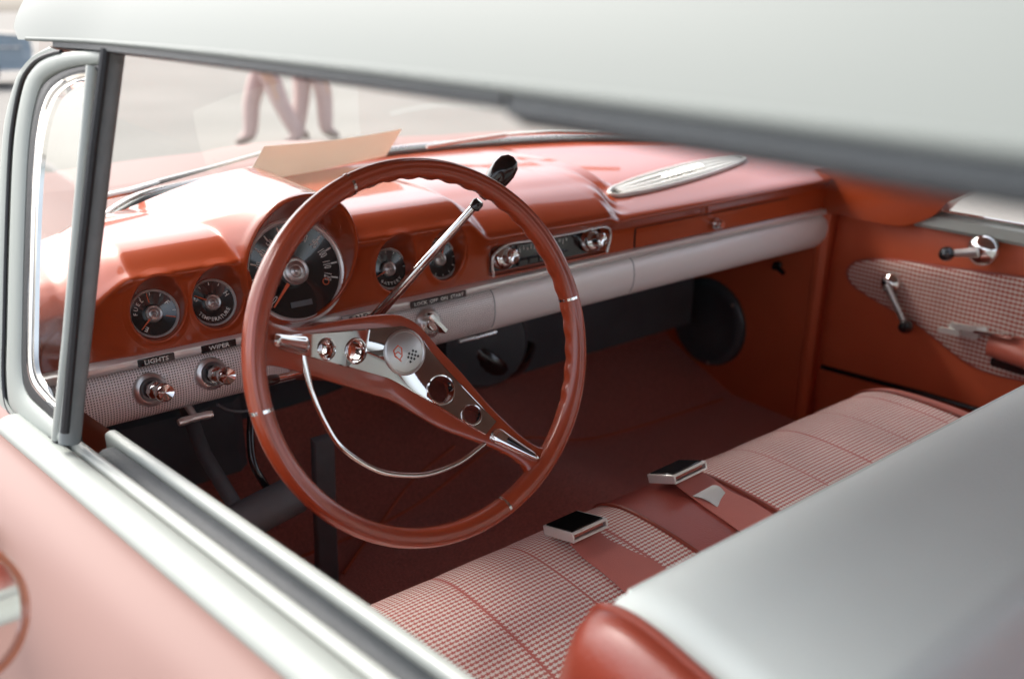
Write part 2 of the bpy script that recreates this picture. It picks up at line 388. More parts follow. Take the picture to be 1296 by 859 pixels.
def bumps(x, w, h):
    r = np.hypot(x-POD['x'], w-POD['w']); hm = POD['hb']+(np.clip(w, POD['wb'], POD['wt'])-POD['wb'])*(POD['ht']-POD['hb'])/(POD['wt']-POD['wb'])
    d = np.maximum(r-POD['R'], 0)
    hp = hm-.008*sstep(0, .008, d)-3.2*np.maximum(d-.003, 0)
    h = np.where(r < .20, smax(h, hp, .010)-.00025*0, h)
    # radio recess
    z = w*wD[2]+h*aD[2]
    mk = sstep(-.176, -.160, x)*(1-sstep(.074, .088, x))*sstep(-.024, -.019, z)*(1-sstep(.024, .030, z))
    return h-.016*mk*(np.abs(x+.045) < .16)
_pc = {}
def baseP(x):
    k = round(x, 4)
    if k not in _pc:
        p = prof(k); w, h = yz2wh(p[:, 0], p[:, 1]); o = np.argsort(w); _pc[k] = (w[o], h[o])
    return _pc[k]
def Hs(x, w):
    W_, h_ = baseP(x); h = np.interp(w, W_, h_); return float(bumps(np.array(x), np.array(w), np.array(h)))
GA = dict(fuel=(-.696, .1052), temp=(-.619, .1052), batt=(-.351, .1068), clock=(-.2595, .1068))
RGX, RGW, RD = .0345, .0405, .0305
dashG = group_part('dashboard')
xs = np.unique(np.r_[np.linspace(-.875, .80, 570), np.linspace(-.62, -.38, 160), np.linspace(.05, .30, 90)])
rows = []
NR = 170
for x in xs:
    W_, h_ = baseP(x)
    # rows denser on the face
    t = np.linspace(0, 1, NR); wv = W_[0]+(W_[-1]-W_[0])*(t**1.25)
    h = bumps(np.full(NR, x), wv, np.interp(wv, W_, h_))
    for gx, gw in GA.values():
        e = np.hypot((x-gx)/RGX, (wv-gw)/RGW); h = np.where(e < 1.14, h-.075*(1-sstep(1.02, 1.14, e)), h)
    e = np.hypot(x-POD['x'], wv-POD['w'])/POD['R']; h = np.where(e < .995, np.minimum(h, POD['hb']-.06)-.0*(1-e), h)
    rows.append([wh2p(x, w, hh) for w, hh in zip(wv, h)])
part('dash_pad', MB().grid(rows), 'coral', dashG, sharp=None, recalc=False)
# gauge tunnels that blend into the face
def tunnel(gx, gw, dx, dw, dh):
    th = np.linspace(0, 2*np.pi, 72, endpoint=False); ring = []
    H0_ = lambda s, e=0.: [wh2p(gx+math.cos(t)*RGX*s, gw+math.sin(t)*RGW*s, Hs(gx+math.cos(t)*RGX*s, gw+math.sin(t)*RGW*s)+e) for t in th]
    ring.append(H0_(1.26, .0002)); ring.append(H0_(1.18, .0006)); ring.append(H0_(1.11, .0012)); ring.append(H0_(1.055, .0022)); ring.append(H0_(1.02, .0024))
    ring.append(H0_(.99, .0012)); mouth = np.array(H0_(.965, -.0015)); ring.append(mouth)
    bot = np.array([wh2p(dx+math.cos(t)*RD*1.02, dw+math.sin(t)*RD*1.02, dh-.001) for t in th])
    for f in (.15, .35, .6, .85, 1.): ring.append(mouth*(1-f)+bot*f)
    part('gauge_tunnel', MB().grid(ring, False, True), 'coral', dashG, sharp=None, recalc=False)
# gauges
def polar(dx, dw, dh, r, t): return wh2p(dx+r*math.cos(t), dw+r*math.sin(t), dh)
def arc_text(mb, s, dx, dw, dh, r, t0, dt, size, inward=False, sx=1.):
    for i, ch in enumerate(s):
        t = t0+dt*i; a = t-math.pi/2 if not inward else t+math.pi/2
        ex = np.array([1, 0, 0])*math.cos(a)+wD*math.sin(a); ey = -np.array([1, 0, 0])*math.sin(a)+wD*math.cos(a)
        put_text(mb, ch, size, polar(dx, dw, dh, r, t), ex, ey, sx)
def gauge(name, dx, dw, dh, r, needle_deg, texts, ticks, zones=(), hub=.36):
    g_ = group_part(name); o = wh2p(dx, dw, dh)
    dep = r*.20; dz_ = lambda q: -dep*(1-q)
    part('dial', MB().lathe([(0, -dep), (r*.10, -dep*.9), (r*.5, -dep*.5), (r*.98, -dep*.02), (r*1.0, -.0015)], o, aD, 64), 'dial', g_)
    part('bezel', MB().lathe([(r*.93, .0000), (r*.95, .0035), (r*.99, .0052), (r*1.03, .0040), (r*1.045, -.002)], o, aD, 64), 'trim', g_)
    part('hub', MB().lathe([(r*hub, -dep), (r*hub, .0005), (r*hub*.92, .0016), (r*hub*.74, .0004), (r*hub*.70, .0010), (r*hub*.46, .0022), (r*hub*.40, .0014), (r*hub*.20, .0030), (r*hub*.16, .0060), (0, .0072)], o, aD, 40), 'silver', g_)
    t = R(needle_deg); e = np.array([1, 0, 0])*math.cos(t)+wD*math.sin(t); q = np.cross(aD, e)
    nb = MB(); a0, a1 = o+e*r*.30+aD*.0022, o+e*r*.86+aD*.0016
    nb.prism([(-r*.035, 0), (r*.035, 0), (r*.015, r*.56), (-r*.015, r*.56)], a0, q, e, .0008); part('needle', nb, 'needle', g_)
    mb = MB()
    for s, rr, t0, dt, size, inw in texts: arc_text(mb, s, dx, dw, dh+.0006, r*rr, R(t0), R(dt), r*size, inw)
    for t in ticks:
        tt = R(t); e = np.array([1, 0, 0])*math.cos(tt)+wD*math.sin(tt); q = np.cross(aD, e); oo = o+aD*.0006
        mb.add([oo+e*r*.78-q*r*.014, oo+e*r*.78+q*r*.014, oo+e*r*.90+q*r*.014, oo+e*r*.90-q*r*.014], [(0, 1, 2, 3)])
    mb.V = [tuple(np.array(v)+aD*dz_(np.linalg.norm(np.array(v)-o)/r)) for v in mb.V]
    if mb.V: part('markings', mb, 'ink', g_, recalc=False)
    if zones:
        for t in zones:
            tt = R(t); e = np.array([1, 0, 0])*math.cos(tt)+wD*math.sin(tt); q = np.cross(aD, e); oo = o+aD*.0007
            zb = MB(); zb.add([oo+e*r*.50-q*r*.02+aD*dz_(.5), oo+e*r*.50+q*r*.02+aD*dz_(.5), oo+e*r*.90+q*r*.02+aD*dz_(.9), oo+e*r*.90-q*r*.02+aD*dz_(.9)], [(0, 1, 2, 3)])
            part('red_line', zb, 'needle', g_, recalc=False)
    return g_
DH = yz2wh(.275, .016)[1]; DW = yz2wh(.275, .0165)[0]
for k, (gx, gw) in GA.items(): tunnel(gx, gw, gx+.001, DW, DH)
gauge('fuel_gauge', GA['fuel'][0]+.001, DW, DH, RD, 222, [('FUEL', .72, 172, -17, .24, False), ('F', .72, 30, 0, .3, False), ('E', .72, 235, 0, .3, False)], [90, 60, 120, 0, -20], (98, -20))
gauge('temperature_gauge', GA['temp'][0]+.001, DW, DH, RD, 150, [('TEMPERATURE', .74, 212, 11.5, .23, True), ('C', .72, 160, 0, .28, False), ('H', .72, 22, 0, .28, False)], [90, 60, 120])
gauge('battery_gauge', GA['batt'][0]+.004, DW, DH, RD, 200, [('BATTERY', .74, 228, 14, .22, True)], [150, 120, 90, 60, 30, 0])
gauge('dash_clock', GA['clock'][0]+.004, DW, DH, RD, 60, [], [0, 30, 60, 90, 120, 150, 180, 210, 240, 270, 300, 330])
# speedometer
sx_, sy_, sz_, sr = -.499, .270, .0405, .0715
sw, sh = yz2wh(sy_, sz_)
spd = gauge('speedometer', sx_, sw, sh, sr, 226, [], [82-2*(n-70)/1 for n in range(0, 125, 10)], hub=.27)
mb = MB()
for n in range(0, 130, 10):
    t = R(82-2*(n-70)); ang = t-math.pi/2
    ex = np.array([1, 0, 0])*math.cos(ang)+wD*math.sin(ang); ey = -np.array([1, 0, 0])*math.sin(ang)+wD*math.cos(ang)
    put_text(mb, str(n), .0185, polar(sx_, sw, sh+.0011-sr*.2*.30, sr*.70, t), ex, ey, .56 if n < 100 else .43)
part('numeral', mb, 'ink', spd, recalc=False)
o = wh2p(sx_, sw, sh-.004)
mb = MB().prism([(-.016, -.004), (.016, -.004), (.016, .004), (-.016, .004)], o-wD*.046, (1, 0, 0), wD, .0012, .0004); part('odometer_window', mb, 'grey', spd)
mb = MB().tube([wh2p(sx_+.041+.0045*math.cos(t), sw-.022+.0045*math.sin(t), sh+.001) for t in np.linspace(0, 2*np.pi, 24, endpoint=False)], .0007, 6, True, upv=aD); part('warning_lamp', mb, 'needle', spd)
# speedometer cowl: tunnel from its rim down to the dial
th = np.linspace(0, 2*np.pi, 96, endpoint=False); ring = []
def podh(w): return POD['hb']+(w-POD['wb'])*(POD['ht']-POD['hb'])/(POD['wt']-POD['wb'])
def podring(s, e):
    out = []
    for t in th:
        x, w = POD['x']+math.cos(t)*POD['R']*s, POD['w']+math.sin(t)*POD['R']*s
        out.append(wh2p(x, w, (Hs(x, w) if s >= 1 else podh(w))+e))
    return np.array(out)
for s, e in ((1.07, .0004), (1.035, .0016), (1.01, .0028), (.99, .003+.0022)): ring.append(podring(s, e))
mouth = podring(.968, .001); ring.append(mouth)
bot = np.array([wh2p(sx_+math.cos(t)*sr*1.02, sw+math.sin(t)*sr*1.02, sh-.001) for t in th])
for f in (.12, .3, .55, .8, 1.): ring.append(mouth*(1-f)+bot*f)
part('cowl', MB().grid(ring, False, True), 'coral', spd, sharp=None, recalc=False)
# chrome trim along the dash
def sweepx(path, sect, uvscale=None):
    """path (x,y,z) list; sect (dy,dz)"""
    S = np.asarray(sect); G = [[(p[0], p[1]+s[0], p[2]+s[1]) for s in S] for p in path]
    d = np.r_[0, np.cumsum(np.linalg.norm(np.diff(S, axis=0), axis=1))]
    U = [[(p[0], dd) for dd in d] for p in path]
    return G, U
dpath = lambda x0, x1, n=40: [(x, .256+.02*sstep(.0, .5, x)*0-.006*math.exp(-((x+.28)/.16)**2), 0) for x in np.linspace(x0, x1, n)]
G, U = sweepx(dpath(-.87, .765, 80), [(.006, -.0270), (-.006, -.0280), (-.0095, -.0300), (-.0105, -.0360), (-.0085, -.0395), (-.004, -.0425), (.004, -.043)])
part('trim_strip', MB().grid(G), 'trim', dashG)
psec = catmull([(.002, -.043), (-.007, -.048), (-.012, -.060), (-.0135, -.078), (-.010, -.096), (-.001, -.110), (.012, -.119), (.030, -.123)], 6)
G, U = sweepx(dpath(-.87, -.176, 60), psec); part('lower_panel', MB().grid(G, U=U), 'alu', dashG)
G, U = sweepx(dpath(-.1745, .1445, 30), psec); part('ashtray_panel', MB().grid(G, U=U), 'alu_s', dashG)
G, U = sweepx(dpath(.1465, .765, 50), psec); part('passenger_panel', MB().grid(G, U=U), 'alu_s', dashG)
ub = MB().grid([[(x, .285, -.1225), (x, .32, -.130), (x, .62, -.135), (x, .72, -.15)] for x in (-.87, 0, .76)]); part('under_dash', ub, 'blackpaint', dashG)
for x in (-.1753, .1455):
    G, U = sweepx([(x-.002, .2575, 0), (x+.002, .2575, 0)], psec); part('panel_seam', MB().grid(G), 'black', dashG)
mb = MB().tube([(-.235, .258, -.1215), (-.20, .256, -.1215), (-.16, .258, -.1215)], .0035, 8); part('ashtray_lip', mb, 'chrome_s', dashG)
# labels on the strip
def plate(name, x0, x1, z, txt, size, y=.2455):
    p = MB().box(((x0+x1)/2, y+.0005, z), ((x1-x0)/2, .0052, .0012), np.array([[1, 0, 0], [0, 0, -1], [0, 1, 0]]).T if False else np.stack([(1, 0, 0), (0, 0, 1), (0, -1, 0)], 1), .0008)
    pl = part(name, p, 'blackgloss')
    t = MB(); put_text(t, txt, size, ((x0+x1)/2, y-.0012, z), (1, 0, 0), (0, 0, 1), 1.15); part('lettering', t, 'ink', pl, recalc=False)
plate('switch_label', -.731, -.685, -.0355, 'LIGHTS', .0082)
plate('switch_label', -.650, -.603, -.0355, 'WIPER', .0082)
plate('ignition_label', -.334, -.232, -.0350, 'LOCK  OFF  ON  START', .0074, y=.2380)
mb = MB(); put_text(mb, 'R N D L', .011, (-.418, .2360, -.0355), (1, 0, 0), (0, 0, 1), 1.1)
pl = part('shift_quadrant', MB().box((-.418, .2380, -.0352), (.03, .006, .001), np.stack([(1, 0, 0), (0, 0, 1), (0, -1, 0)], 1), .0008), 'silver'); part('lettering', mb, 'blackgloss', pl, recalc=False)
# switches
FWD = np.array([.10, -.95, .22]); FWD /= np.linalg.norm(FWD)
def switch(name, x, z, y=.2435, r=.0225):
    g_ = group_part(name); o = np.array([x, y, z])
    part('escutcheon', MB().lathe([(r, -.004), (r, .001), (r*.93, .004), (r*.72, .006), (r*.60, .0045), (r*.56, .004), (.0, .004)], o, FWD, 40), 'chrome_s', g_)
    part('collar', MB().lathe([(r*.52, .003), (r*.54, .010), (r*.44, .014), (r*.42, .0145)], o, FWD, 28), 'blackchrome', g_)
    part('knob', MB().lathe([(r*.48, .012), (r*.54, .017), (r*.52, .026), (r*.36, .030), (r*.28, .033)], o, FWD, 8).lathe([(r*.25, .030), (r*.30, .034), (r*.50, .041), (r*.53, .050), (r*.44, .054), (r*.24, .052), (0, .050)], o, FWD, 24), 'chrome', g_)
    return g_
switch('light_switch', -.721, -.072); switch('wiper_switch', -.642, -.070)
g_ = group_part('ignition_switch'); o = np.array([-.304, .238, -.069])
part('escutcheon', MB().lathe([(.024, -.004), (.024, .001), (.022, .005), (.017, .008), (.013, .007), (0, .007)], o, FWD, 40), 'chrome_s', g_)
Fm = frame(FWD); Rz = Matrix.Rotation(R(38), 3, 'Z'); Fk = Fm@np.array(Rz)
part('lever', MB().lathe([(.0125, .006), (.0125, .014), (.011, .016), (0, .016)], o, FWD, 24).box(o+FWD*.0205, (.0048, .021, .007), Fk, .002), 'chrome', g_)
g_ = group_part('release_handle'); o = np.array([-.672, .250, -.124])
part('grip', MB().tube([o+np.array([s*.023, -.012-.003*abs(s), .0]) for s in np.linspace(-1, 1, 9)], [.0045, .0055, .0055, .0050, .0058, .0050, .0055, .0055, .0045], 12), 'chrome_s', g_)
part('stem', MB().tube([o+np.array([0, .02, .008]), o+np.array([0, -.012, 0])], .005, 10), 'chrome_s', g_)
# radio
rad = group_part('radio'); ry = .2685
part('faceplate', MB().prism([(-.166, -.0195), (.076, -.0205), (.083, .010), (.072, .0235), (-.138, .0245), (-.166, .012)], (0, ry, 0), (1, 0, 0), (0, 0, 1), .004, .001), 'blackchrome', rad)
part('tuning_dial', MB().prism([(-.112, -.001), (.0, -.002), (.0, .018), (-.112, .019)], (0, ry-.0042, 0), (1, 0, 0), (0, 0, 1), .002, .0006), 'dial', rad)
mb = MB()
for i in range(14): mb.box((-.106+i*.0078, ry-.0066, .010+(.003 if i % 2 else 0)), (.0006, .0025+(.0015 if i % 3 == 0 else 0), .0003), np.stack([(1, 0, 0), (0, 0, 1), (0, -1, 0)], 1))
part('tuning_scale', mb, 'ink', rad)
for i in range(5):
    part('push_button', MB().box((-.101+i*.0225, ry-.006, -.0115), (.0098, .0055, .004), np.stack([(1, 0, 0), (0, 0, 1), (0, -1, 0)], 1), .0015), 'blackgloss', rad)
for x, z in ((-.147, .004), (.047, .002)):
    o = np.array([x, ry-.004, z])
    part('tuning_knob', MB().lathe([(.020, 0), (.020, .005), (.0175, .008), (.0175, .011), (.019, .012), (.019, .017), (.0155, .020), (.0125, .021), (.0115, .028), (.0125, .031), (.0120, .036), (.009, .0375), (.006, .036), (0, .0355)], o, FWD, 36), 'chrome', rad)
fr_o = catmull([(-.171, -.0215), (-.171, .012), (-.142, .0275), (-.09, .0265), (.0, .026), (.070, .0262), (.087, .012), (.080, -.021)], 8)
part('surround', MB().tube([(p[0], .2525-.004, p[1]) for p in fr_o], .0022, 10, False, upv=(0, 1, 0)), 'chrome_s', rad)
# glovebox door with seam and lock
def hpatch(x0, x1, z0, z1, e, nx=60, nz=10, sk=.0):
    G = []
    for x in np.linspace(x0, x1, nx):
        w0 = yz2wh(.2555, z0)[0]; w1 = yz2wh(.2555, z1)[0]; row = []
        for w in np.linspace(w0, w1, nz): row.append(wh2p(x, w, Hs(x, w)+e))
        G.append(row)
    return MB().grid(G)
part('glovebox_seam', hpatch(.153, .607, -.0275, .0115, .0006), 'black', dashG, recalc=False)
gd = part('glovebox_door', hpatch(.1555, .6045, -.027, .0095, .0022), 'coral', dashG, recalc=False)
g_ = group_part('glovebox_lock'); o = np.array([.372, .2515, -.010])
part('button', MB().lathe([(.011, 0), (.011, .007), (.008, .011), (.0085, .017), (.006, .021), (0, .021)], o, (-.1, -1, .1), 28), 'chrome', g_)
# speaker grille in the dash top: a sunk lens-shaped tray with bars
def Pz(x, y):  # height of the pad
    lo, hi = .05, .34
    for _ in range(40):
        mid = (lo+hi)/2; q = wh2p(x, mid, Hs(x, mid))
        if q[1] < y: lo = mid
        else: hi = mid
    return wh2p(x, lo, Hs(x, lo))[2]
grl = group_part('speaker_grille')
ga, gb = np.array([.160, .333]), np.array([.63, .405]); gd_ = (gb-ga)/np.linalg.norm(gb-ga); gn = np.array([-gd_[1], gd_[0]]); gL = np.linalg.norm(gb-ga)
def lens(t, half): return half*(1-(2*t-1)**2)**.42 if 0 < t < 1 else 0
def gp(t, q, e): 
    p = ga+gd_*gL*t+gn*q; return np.array([p[0], p[1], Pz(p[0], p[1])+e])
tt = (1-np.cos(np.linspace(0, np.pi, 41)))/2
bd = [gp(t, lens(t, .030)-.004, .003) for t in tt]+[gp(t, -lens(t, .030)-.004, .003) for t in tt[-2:0:-1]]
part('frame', MB().tube(bd, .0045, 10, True), 'ivory', grl)
part('tray', MB().grid([[gp(t, q*lens(t, .028)-.004, .0012) for q in np.linspace(-1, 1, 7)] for t in tt]), 'seal', grl, recalc=False)
for q in (-.58, 0, .58):
    part('bar', MB().tube([gp(t, q*lens(t, .027)-.004, .0045) for t in np.linspace(.05, .95, 30)], .0034, 8, flat=(2.0, .8)), 'ivory', grl)
mb = MB()
for i in range(9):
    t = .36+.035*i; mb.tube([gp(t, -.012, .0085), gp(t+.012, .006, .0085)], .0026, 6)
part('script_badge', mb, 'chrome_s', grl)
# ------------------------------------------------------------------ steering wheel
T = R(16.7); WC = np.array([-.495, -.081, .025]); E1 = np.array([1, 0, 0.]); E2 = np.array([0, math.sin(T), math.cos(T)]); NF = np.array([0, math.cos(T), -math.sin(T)]); S0 = .08
def sdish(a, b): r = math.hypot(a, b); return S0*max(0., 1-(r/.2)**2)
def wpt(a, b, off=0., s=None): return WC+E1*a+E2*b+NF*((sdish(a, b) if s is None else s)-off)
sw_ = group_part('steering_wheel')
N = 240; rimG = []
for i in range(N):
    t = 2*np.pi*i/N; c = np.array([math.cos(t), math.sin(t)]); ring = []
    deg = math.degrees(t) % 360
    scal = .0008*(math.cos(t*48)) if not (200 < deg < 330) else 0.  # finger grips on the inside of the rim
    for k in range(44):
        p = 2*np.pi*k/44; rr = math.cos(p); ax = math.sin(p)
        rad = .2050+.0112*np.sign(rr)*abs(rr)**.85; 
        if rr < -.2 and ax < .2: rad += scal*1.5*abs(rr)
        off = .0135*np.sign(ax)*abs(ax)**.85
        if ax > 0 and .18 < rr < .62: off += .0013; rad += .0004
        ring.append(WC+(E1*c[0]+E2*c[1])*rad-NF*off)
    rimG.append(ring)
part('rim', MB().grid(rimG, True, True), 'wheel', sw_)
for dg in (108, 6.6, -74.5, -176.5):
    G = []
    for t in np.linspace(R(dg)-.008, R(dg)+.008, 5):
        G.append([WC+(E1*math.cos(t)+E2*math.sin(t))*(.205+.0120*math.cos(p))-NF*.0142*math.sin(p) for p in np.linspace(0, 2*np.pi, 24, endpoint=False)])
    part('rim_clip', MB().grid(G, False, True), 'chrome', sw_)
Uc = resample(catmull([(-.178, .094), (-.176, .074), (-.150, .061), (-.121, .056), (-.061, .053), (-.008, .048), (.013, .040), (.031, .025), (.050, -.006), (.071, -.043), (.092, -.092), (.113, -.134), (.128, -.148), (.146, -.140)], 10), 90)
Lc = resample(catmull([(-.203, .012), (-.190, .028), (-.172, .024), (-.144, .011), (-.121, -.001), (-.085, -.02), (-.051, -.039), (-.023, -.056), (.019, -.096), (.043, -.114), (.060, -.126), (.075, -.137), (.092, -.155), (.097, -.170), (.084, -.186)], 10), 90)
G = []
for u_, l_ in zip(Uc, Lc):
    row = []
    for k in range(28):
        p = 2*np.pi*k/28; c_ = .5-.5*math.cos(p); ax = math.sin(p)
        q = u_*(1-c_)+l_*c_; hh = .0085 if ax > 0 else .013
        row.append(wpt(q[0], q[1], hh*np.sign(ax)*abs(ax)**.55+.0))
    G.append(row)
bm_ = MB().grid(G, False, True); n_ = 28
bm_.F.append(tuple(range(n_))); bm_.F.append(tuple((len(G)-1)*n_+j for j in range(n_)))
spoke = part('spoke', bm_, 'wheel', sw_)
CU = resample(catmull([(-.174, .0565), (-.103, .0455), (-.01, .0325), (.008, .029), (.024, .015), (.036, -.008), (.062, -.055), (.087, -.105)], 10), 70)
CL = resample(catmull([(-.171, .042), (-.129, .024), (-.090, .006), (-.042, -.017), (-.02, -.030), (.018, -.065), (.047, -.095), (.068, -.117)], 10), 70)
G = []
for u_, l_ in zip(CU, CL):
    prof_ = [(0, .004), (0, .0098), (.03, .0108), (.5, .0108), (.97, .0108), (1, .0098), (1, .004)]
    G.append([wpt(*(u_*(1-c_)+l_*c_), off) for c_, off in prof_])
ib = MB().grid(G, False, True); ib.F.append(tuple(range(7))); ib.F.append(tuple((len(G)-1)*7+j for j in range(7)))
insert = part('spoke_insert', ib, 'insert', sw_)
def slope_ax(a, b):
    e = 1e-4; p0 = wpt(a, b); ta = wpt(a+e, b)-p0; tb = wpt(a, b+e)-p0; n = np.cross(ta, tb); n /= np.linalg.norm(n)
    return n if n@NF < 0 else -n
HOL = [(-.1085, .0285, .0098), (-.067, .0168, .0125), (.0365, -.056, .0158), (.0635, -.0945, .0108)]
cut1, cut2 = [], []
for a, b, r in HOL:
    ax = slope_ax(a, b); o = wpt(a, b)
    for lst, rr in ((cut1, r), (cut2, r)):
        c = MB().lathe([(0, -.05), (rr, -.05), (rr, .05), (0, .05)], o, ax, 40).build('cutter', 'black'); c.location = OFF*0; lst.append(c)
spoke.location = (0, 0, 0)
par = spoke.parent; 
for o_, cs in ((spoke, cut1), (insert, cut2)):
    o_.parent = None; boolean(o_, cs); o_.parent = par
for a, b, r in HOL:
    ax = slope_ax(a, b); o = wpt(a, b)
    part('hole_ring', MB().lathe([(r-.0004, -.004), (r-.0004, .0105), (r+.0004, .0128), (r+.0018, .0132), (r+.0028, .0118), (r+.0028, .0095)], o, ax, 40), 'chrome', sw_)
# medallion
mo = wpt(0, 0, .0108); AX = -NF
part('medallion', MB().lathe([(.0275, -.003), (.0275, .0025), (.0262, .0042), (.0245, .0046), (.0235, .0036), (.0225, .0040), (.012, .0056), (0, .0060)], mo, AX, 56), 'silver', sw_)
def mpt(a, b, h=.0058): r = math.hypot(a, b); return mo+E1*a+E2*b-NF*(h-.0016*(r/.0225)**2)
# the crossed flags: an outlined red flag on the left, a chequered one on the right
mb = MB()
fl = [(-.0155, .0055), (-.0090, .0100), (-.0050, .0060), (-.0065, -.0030), (-.0100, -.0065), (-.0150, -.0015)]
mb.tube([mpt(*p) for p in fl], .0009, 6, True, upv=AX); mb.tube([mpt(-.0150, .0010), mpt(-.0105, .0030), mpt(-.0075, -.0005)], .0008, 6, upv=AX); mb.tube([mpt(-.0145, -.0010), mpt(-.0085, -.0090)], .0008, 6, upv=AX)
part('flag_emblem', mb, 'emblem_red', sw_)
mb = MB(); ea = np.array([.94, .34]); eb = np.array([-.30, .95])
for i in range(5):
    for j in range(4):
        if (i+j) % 2 == 0:
            c = np.array([.0075, -.0055])+ea*(i-2)*.0031+eb*(j-1.5)*.0031; h = .00135
            q = [c-ea*h-eb*h, c+ea*h-eb*h, c+ea*h+eb*h, c-ea*h+eb*h]; mb.add([mpt(*p, .0062) for p in q], [(0, 1, 2, 3)])
part('chequered_emblem', mb, 'emblem_black', sw_, recalc=False)
part('emblem_staff', MB().tube([mpt(-.004, -.013), mpt(.002, -.008), mpt(.012, .004)], .0005, 6, upv=AX), 'chrome_s', sw_)
# horn ring and its caps
hr = catmull([(-.137, .036), (-.1365, .012), (-.1345, -.015), (-.127, -.050), (-.114, -.081), (-.085, -.112), (-.056, -.129), (-.016, -.1405), (.027, -.1395), (.060, -.130), (.083, -.121), (.092, -.112)], 10)
part('horn_ring', MB().tube([wpt(a, b, 0, .036) for a, b in hr], np.r_[np.linspace(.0048, .0030, 20), np.full(len(hr)-40, .0030), np.linspace(.0030, .0048, 20)], 12), 'chrome', sw_)
def cap(name, A, B, wa, wb, h, mat, base=.010):
    A, B = np.array(A), np.array(B); d = (B-A)/np.linalg.norm(B-A); q = np.array([-d[1], d[0]]); L_ = np.linalg.norm(B-A)
    G = []
    for t in np.linspace(0, 1, 22):
        wdt = wa+(wb-wa)*t; endf = min(1, math.sqrt(max(0, 1-((abs(2*t-1)-.7)/.3)**2))) if abs(2*t-1) > .7 else 1
        endf = max(endf, .02); row = []
        for k in range(17):
            p = math.pi*k/16; c = A+d*L_*t+q*math.cos(p)*wdt*endf
            row.append(wpt(c[0], c[1], base-.004+(h+.004)*math.sin(p)**.6*endf))
        G.append(row)
    return part(name, MB().grid(G), mat, sw_)
cap('horn_cap', (-.180, .054), (-.127, .036), .0068, .0100, .009, 'chrome')
cap('horn_cap', (.076, -.116), (.1125, -.157), .0112, .0042, .008, 'chrome')
cap('cap_inlay', (.0845, -.124), (.109, -.1525), .0062, .0022, .0105, 'blackgloss')
# column, stalks
colm = group_part('steering_column')
c0 = wpt(0, 0, 0)
part('jacket', MB().lathe([(.0, .0), (.030, .006), (.036, .02), (.036, .10), (.040, .16), (.043, .30), (.043, .62)], c0, NF, 40), 'wheel', colm)
part('collar', MB().lathe([(.037, .045), (.041, .047), (.041, .060), (.037, .062)], c0, NF, 40), 'coral', colm)
sl = group_part('shift_lever')
p0 = PX(474, 402, 1, .195); p1 = PX(607, 254, 1, .10); p2 = PX(632, 222, 1, .085)
part('rod', MB().tube([p0+(p0-p1)*.12+np.array([0, .04, -.01]), p0, p0*.5+p1*.5, p1], [.0085, .0080, .0065, .0050], 14), 'chrome', sl)
d = (p2-p1)/np.linalg.norm(p2-p1)
part('ferrule', MB().lathe([(.0055, -.014), (.0078, -.012), (.0080, -.003), (.006, 0)], p1, d, 20), 'blackgloss', sl)
part('knob', MB().lathe([(.006, 0), (.009, .008), (.0135, .022), (.0165, .036), (.0170, .048), (.0145, .060), (.008, .067), (0, .069)], p1+d*.005, d, 28), 'blackgloss', sl)
ts = group_part('turn_signal_lever')
q0 = PX(388, 470, 1, .03); q1 = PX(350, 479, 1, .01); q2 = PX(331, 484, 1, .0)
part('rod', MB().tube([q0+(q0-q1)*1.2, q0, q1], [.0048, .0048, .0042], 12), 'chrome', ts)
part('tip', MB().tube([q1, q1*.6+q2*.4, q2], [.0052, .0062, .0050], 12), 'blackgloss', ts)

# ------------------------------------------------------------------ footwell
FZ = -.55
def floor_z(x, y):
    hump = .10*math.exp(-((x-.02)/.17)**2)*(1-.25*sstep(-.1, .5, y)); 
    toe = .40*max(0, y-.46)
    side = .05*sstep(.60, .78, abs(x))*0
    return FZ+hump+min(toe, .14)+1.3*max(0, y-.70)
X_ = np.linspace(-.80, .76, 70); Y_ = np.linspace(-1.75, .74, 80)
part('floor_carpet', MB().grid([[(x, y, floor_z(x, y)) for y in Y_] for x in X_]), 'carpet')
cp = [(-.62, .455), (-.3, .46), (-.05, .47), (.25, .47), (.70, .45)]
part('carpet_seam', MB().tube([(x, y, floor_z(x, y)+.002) for x, y in catmull(cp, 12)], .003, 6), 'vinyl')
cp = [PX(432, 690, 2, FZ+.06), PX(470, 635, 2, FZ+.07), PX(520, 590, 2, FZ+.075), PX(575, 565, 2, FZ+.08)]
part('carpet_piping', MB().tube([(x, y, floor_z(x, y)+.003) for x, y in catmull([(p[0], p[1]) for p in cp], 12)], .003, 6), 'vinyl')
part('firewall', MB().grid([[(x, .76, -.60), (x, .745, -.30), (x, .74, -.10)] for x in (-.80, .76)]), 'blackpaint')
part('cowl_side', MB().grid([[(-.872, y, z) for z in (-.65, -.3, -.03, .0)] for y in (.20, .40, .60)]), 'vinyl')
hb = group_part('heater_box')
part('duct', MB().box((.36, .62, -.275), (.32, .08, .085), None, .02), 'blackpaint', hb)
part('blower', MB().lathe([(.0, 0), (.085, .0), (.095, .015), (.095, .10), (.085, .115), (0, .118)], (.02, .60, -.26), (-.3, -1, .1), 32), 'blackpaint', hb)
part('hose', MB().tube(catmull([(-.04, .56, -.20), (.0, .50, -.29), (.08, .52, -.32), (.16, .58, -.30)], 8), .028, 14), 'blackgloss', hb)
part('fresh_air_duct', MB().box((-.66, .58, -.28), (.14, .10, .075), None, .02), 'blackpaint')
bp = group_part('brake_pedal')
part('arm', MB().prism([(-.018, .06), (.018, .06), (.020, -.15), (.022, -.24), (.030, -.28), (-.024, -.28), (-.018, -.24), (-.017, -.15)], PX(407, 590, 1, .33)+np.array([0, 0, .0]), (1, 0, 0), (0, -.12, .99), .014, .003), 'grey', bp)
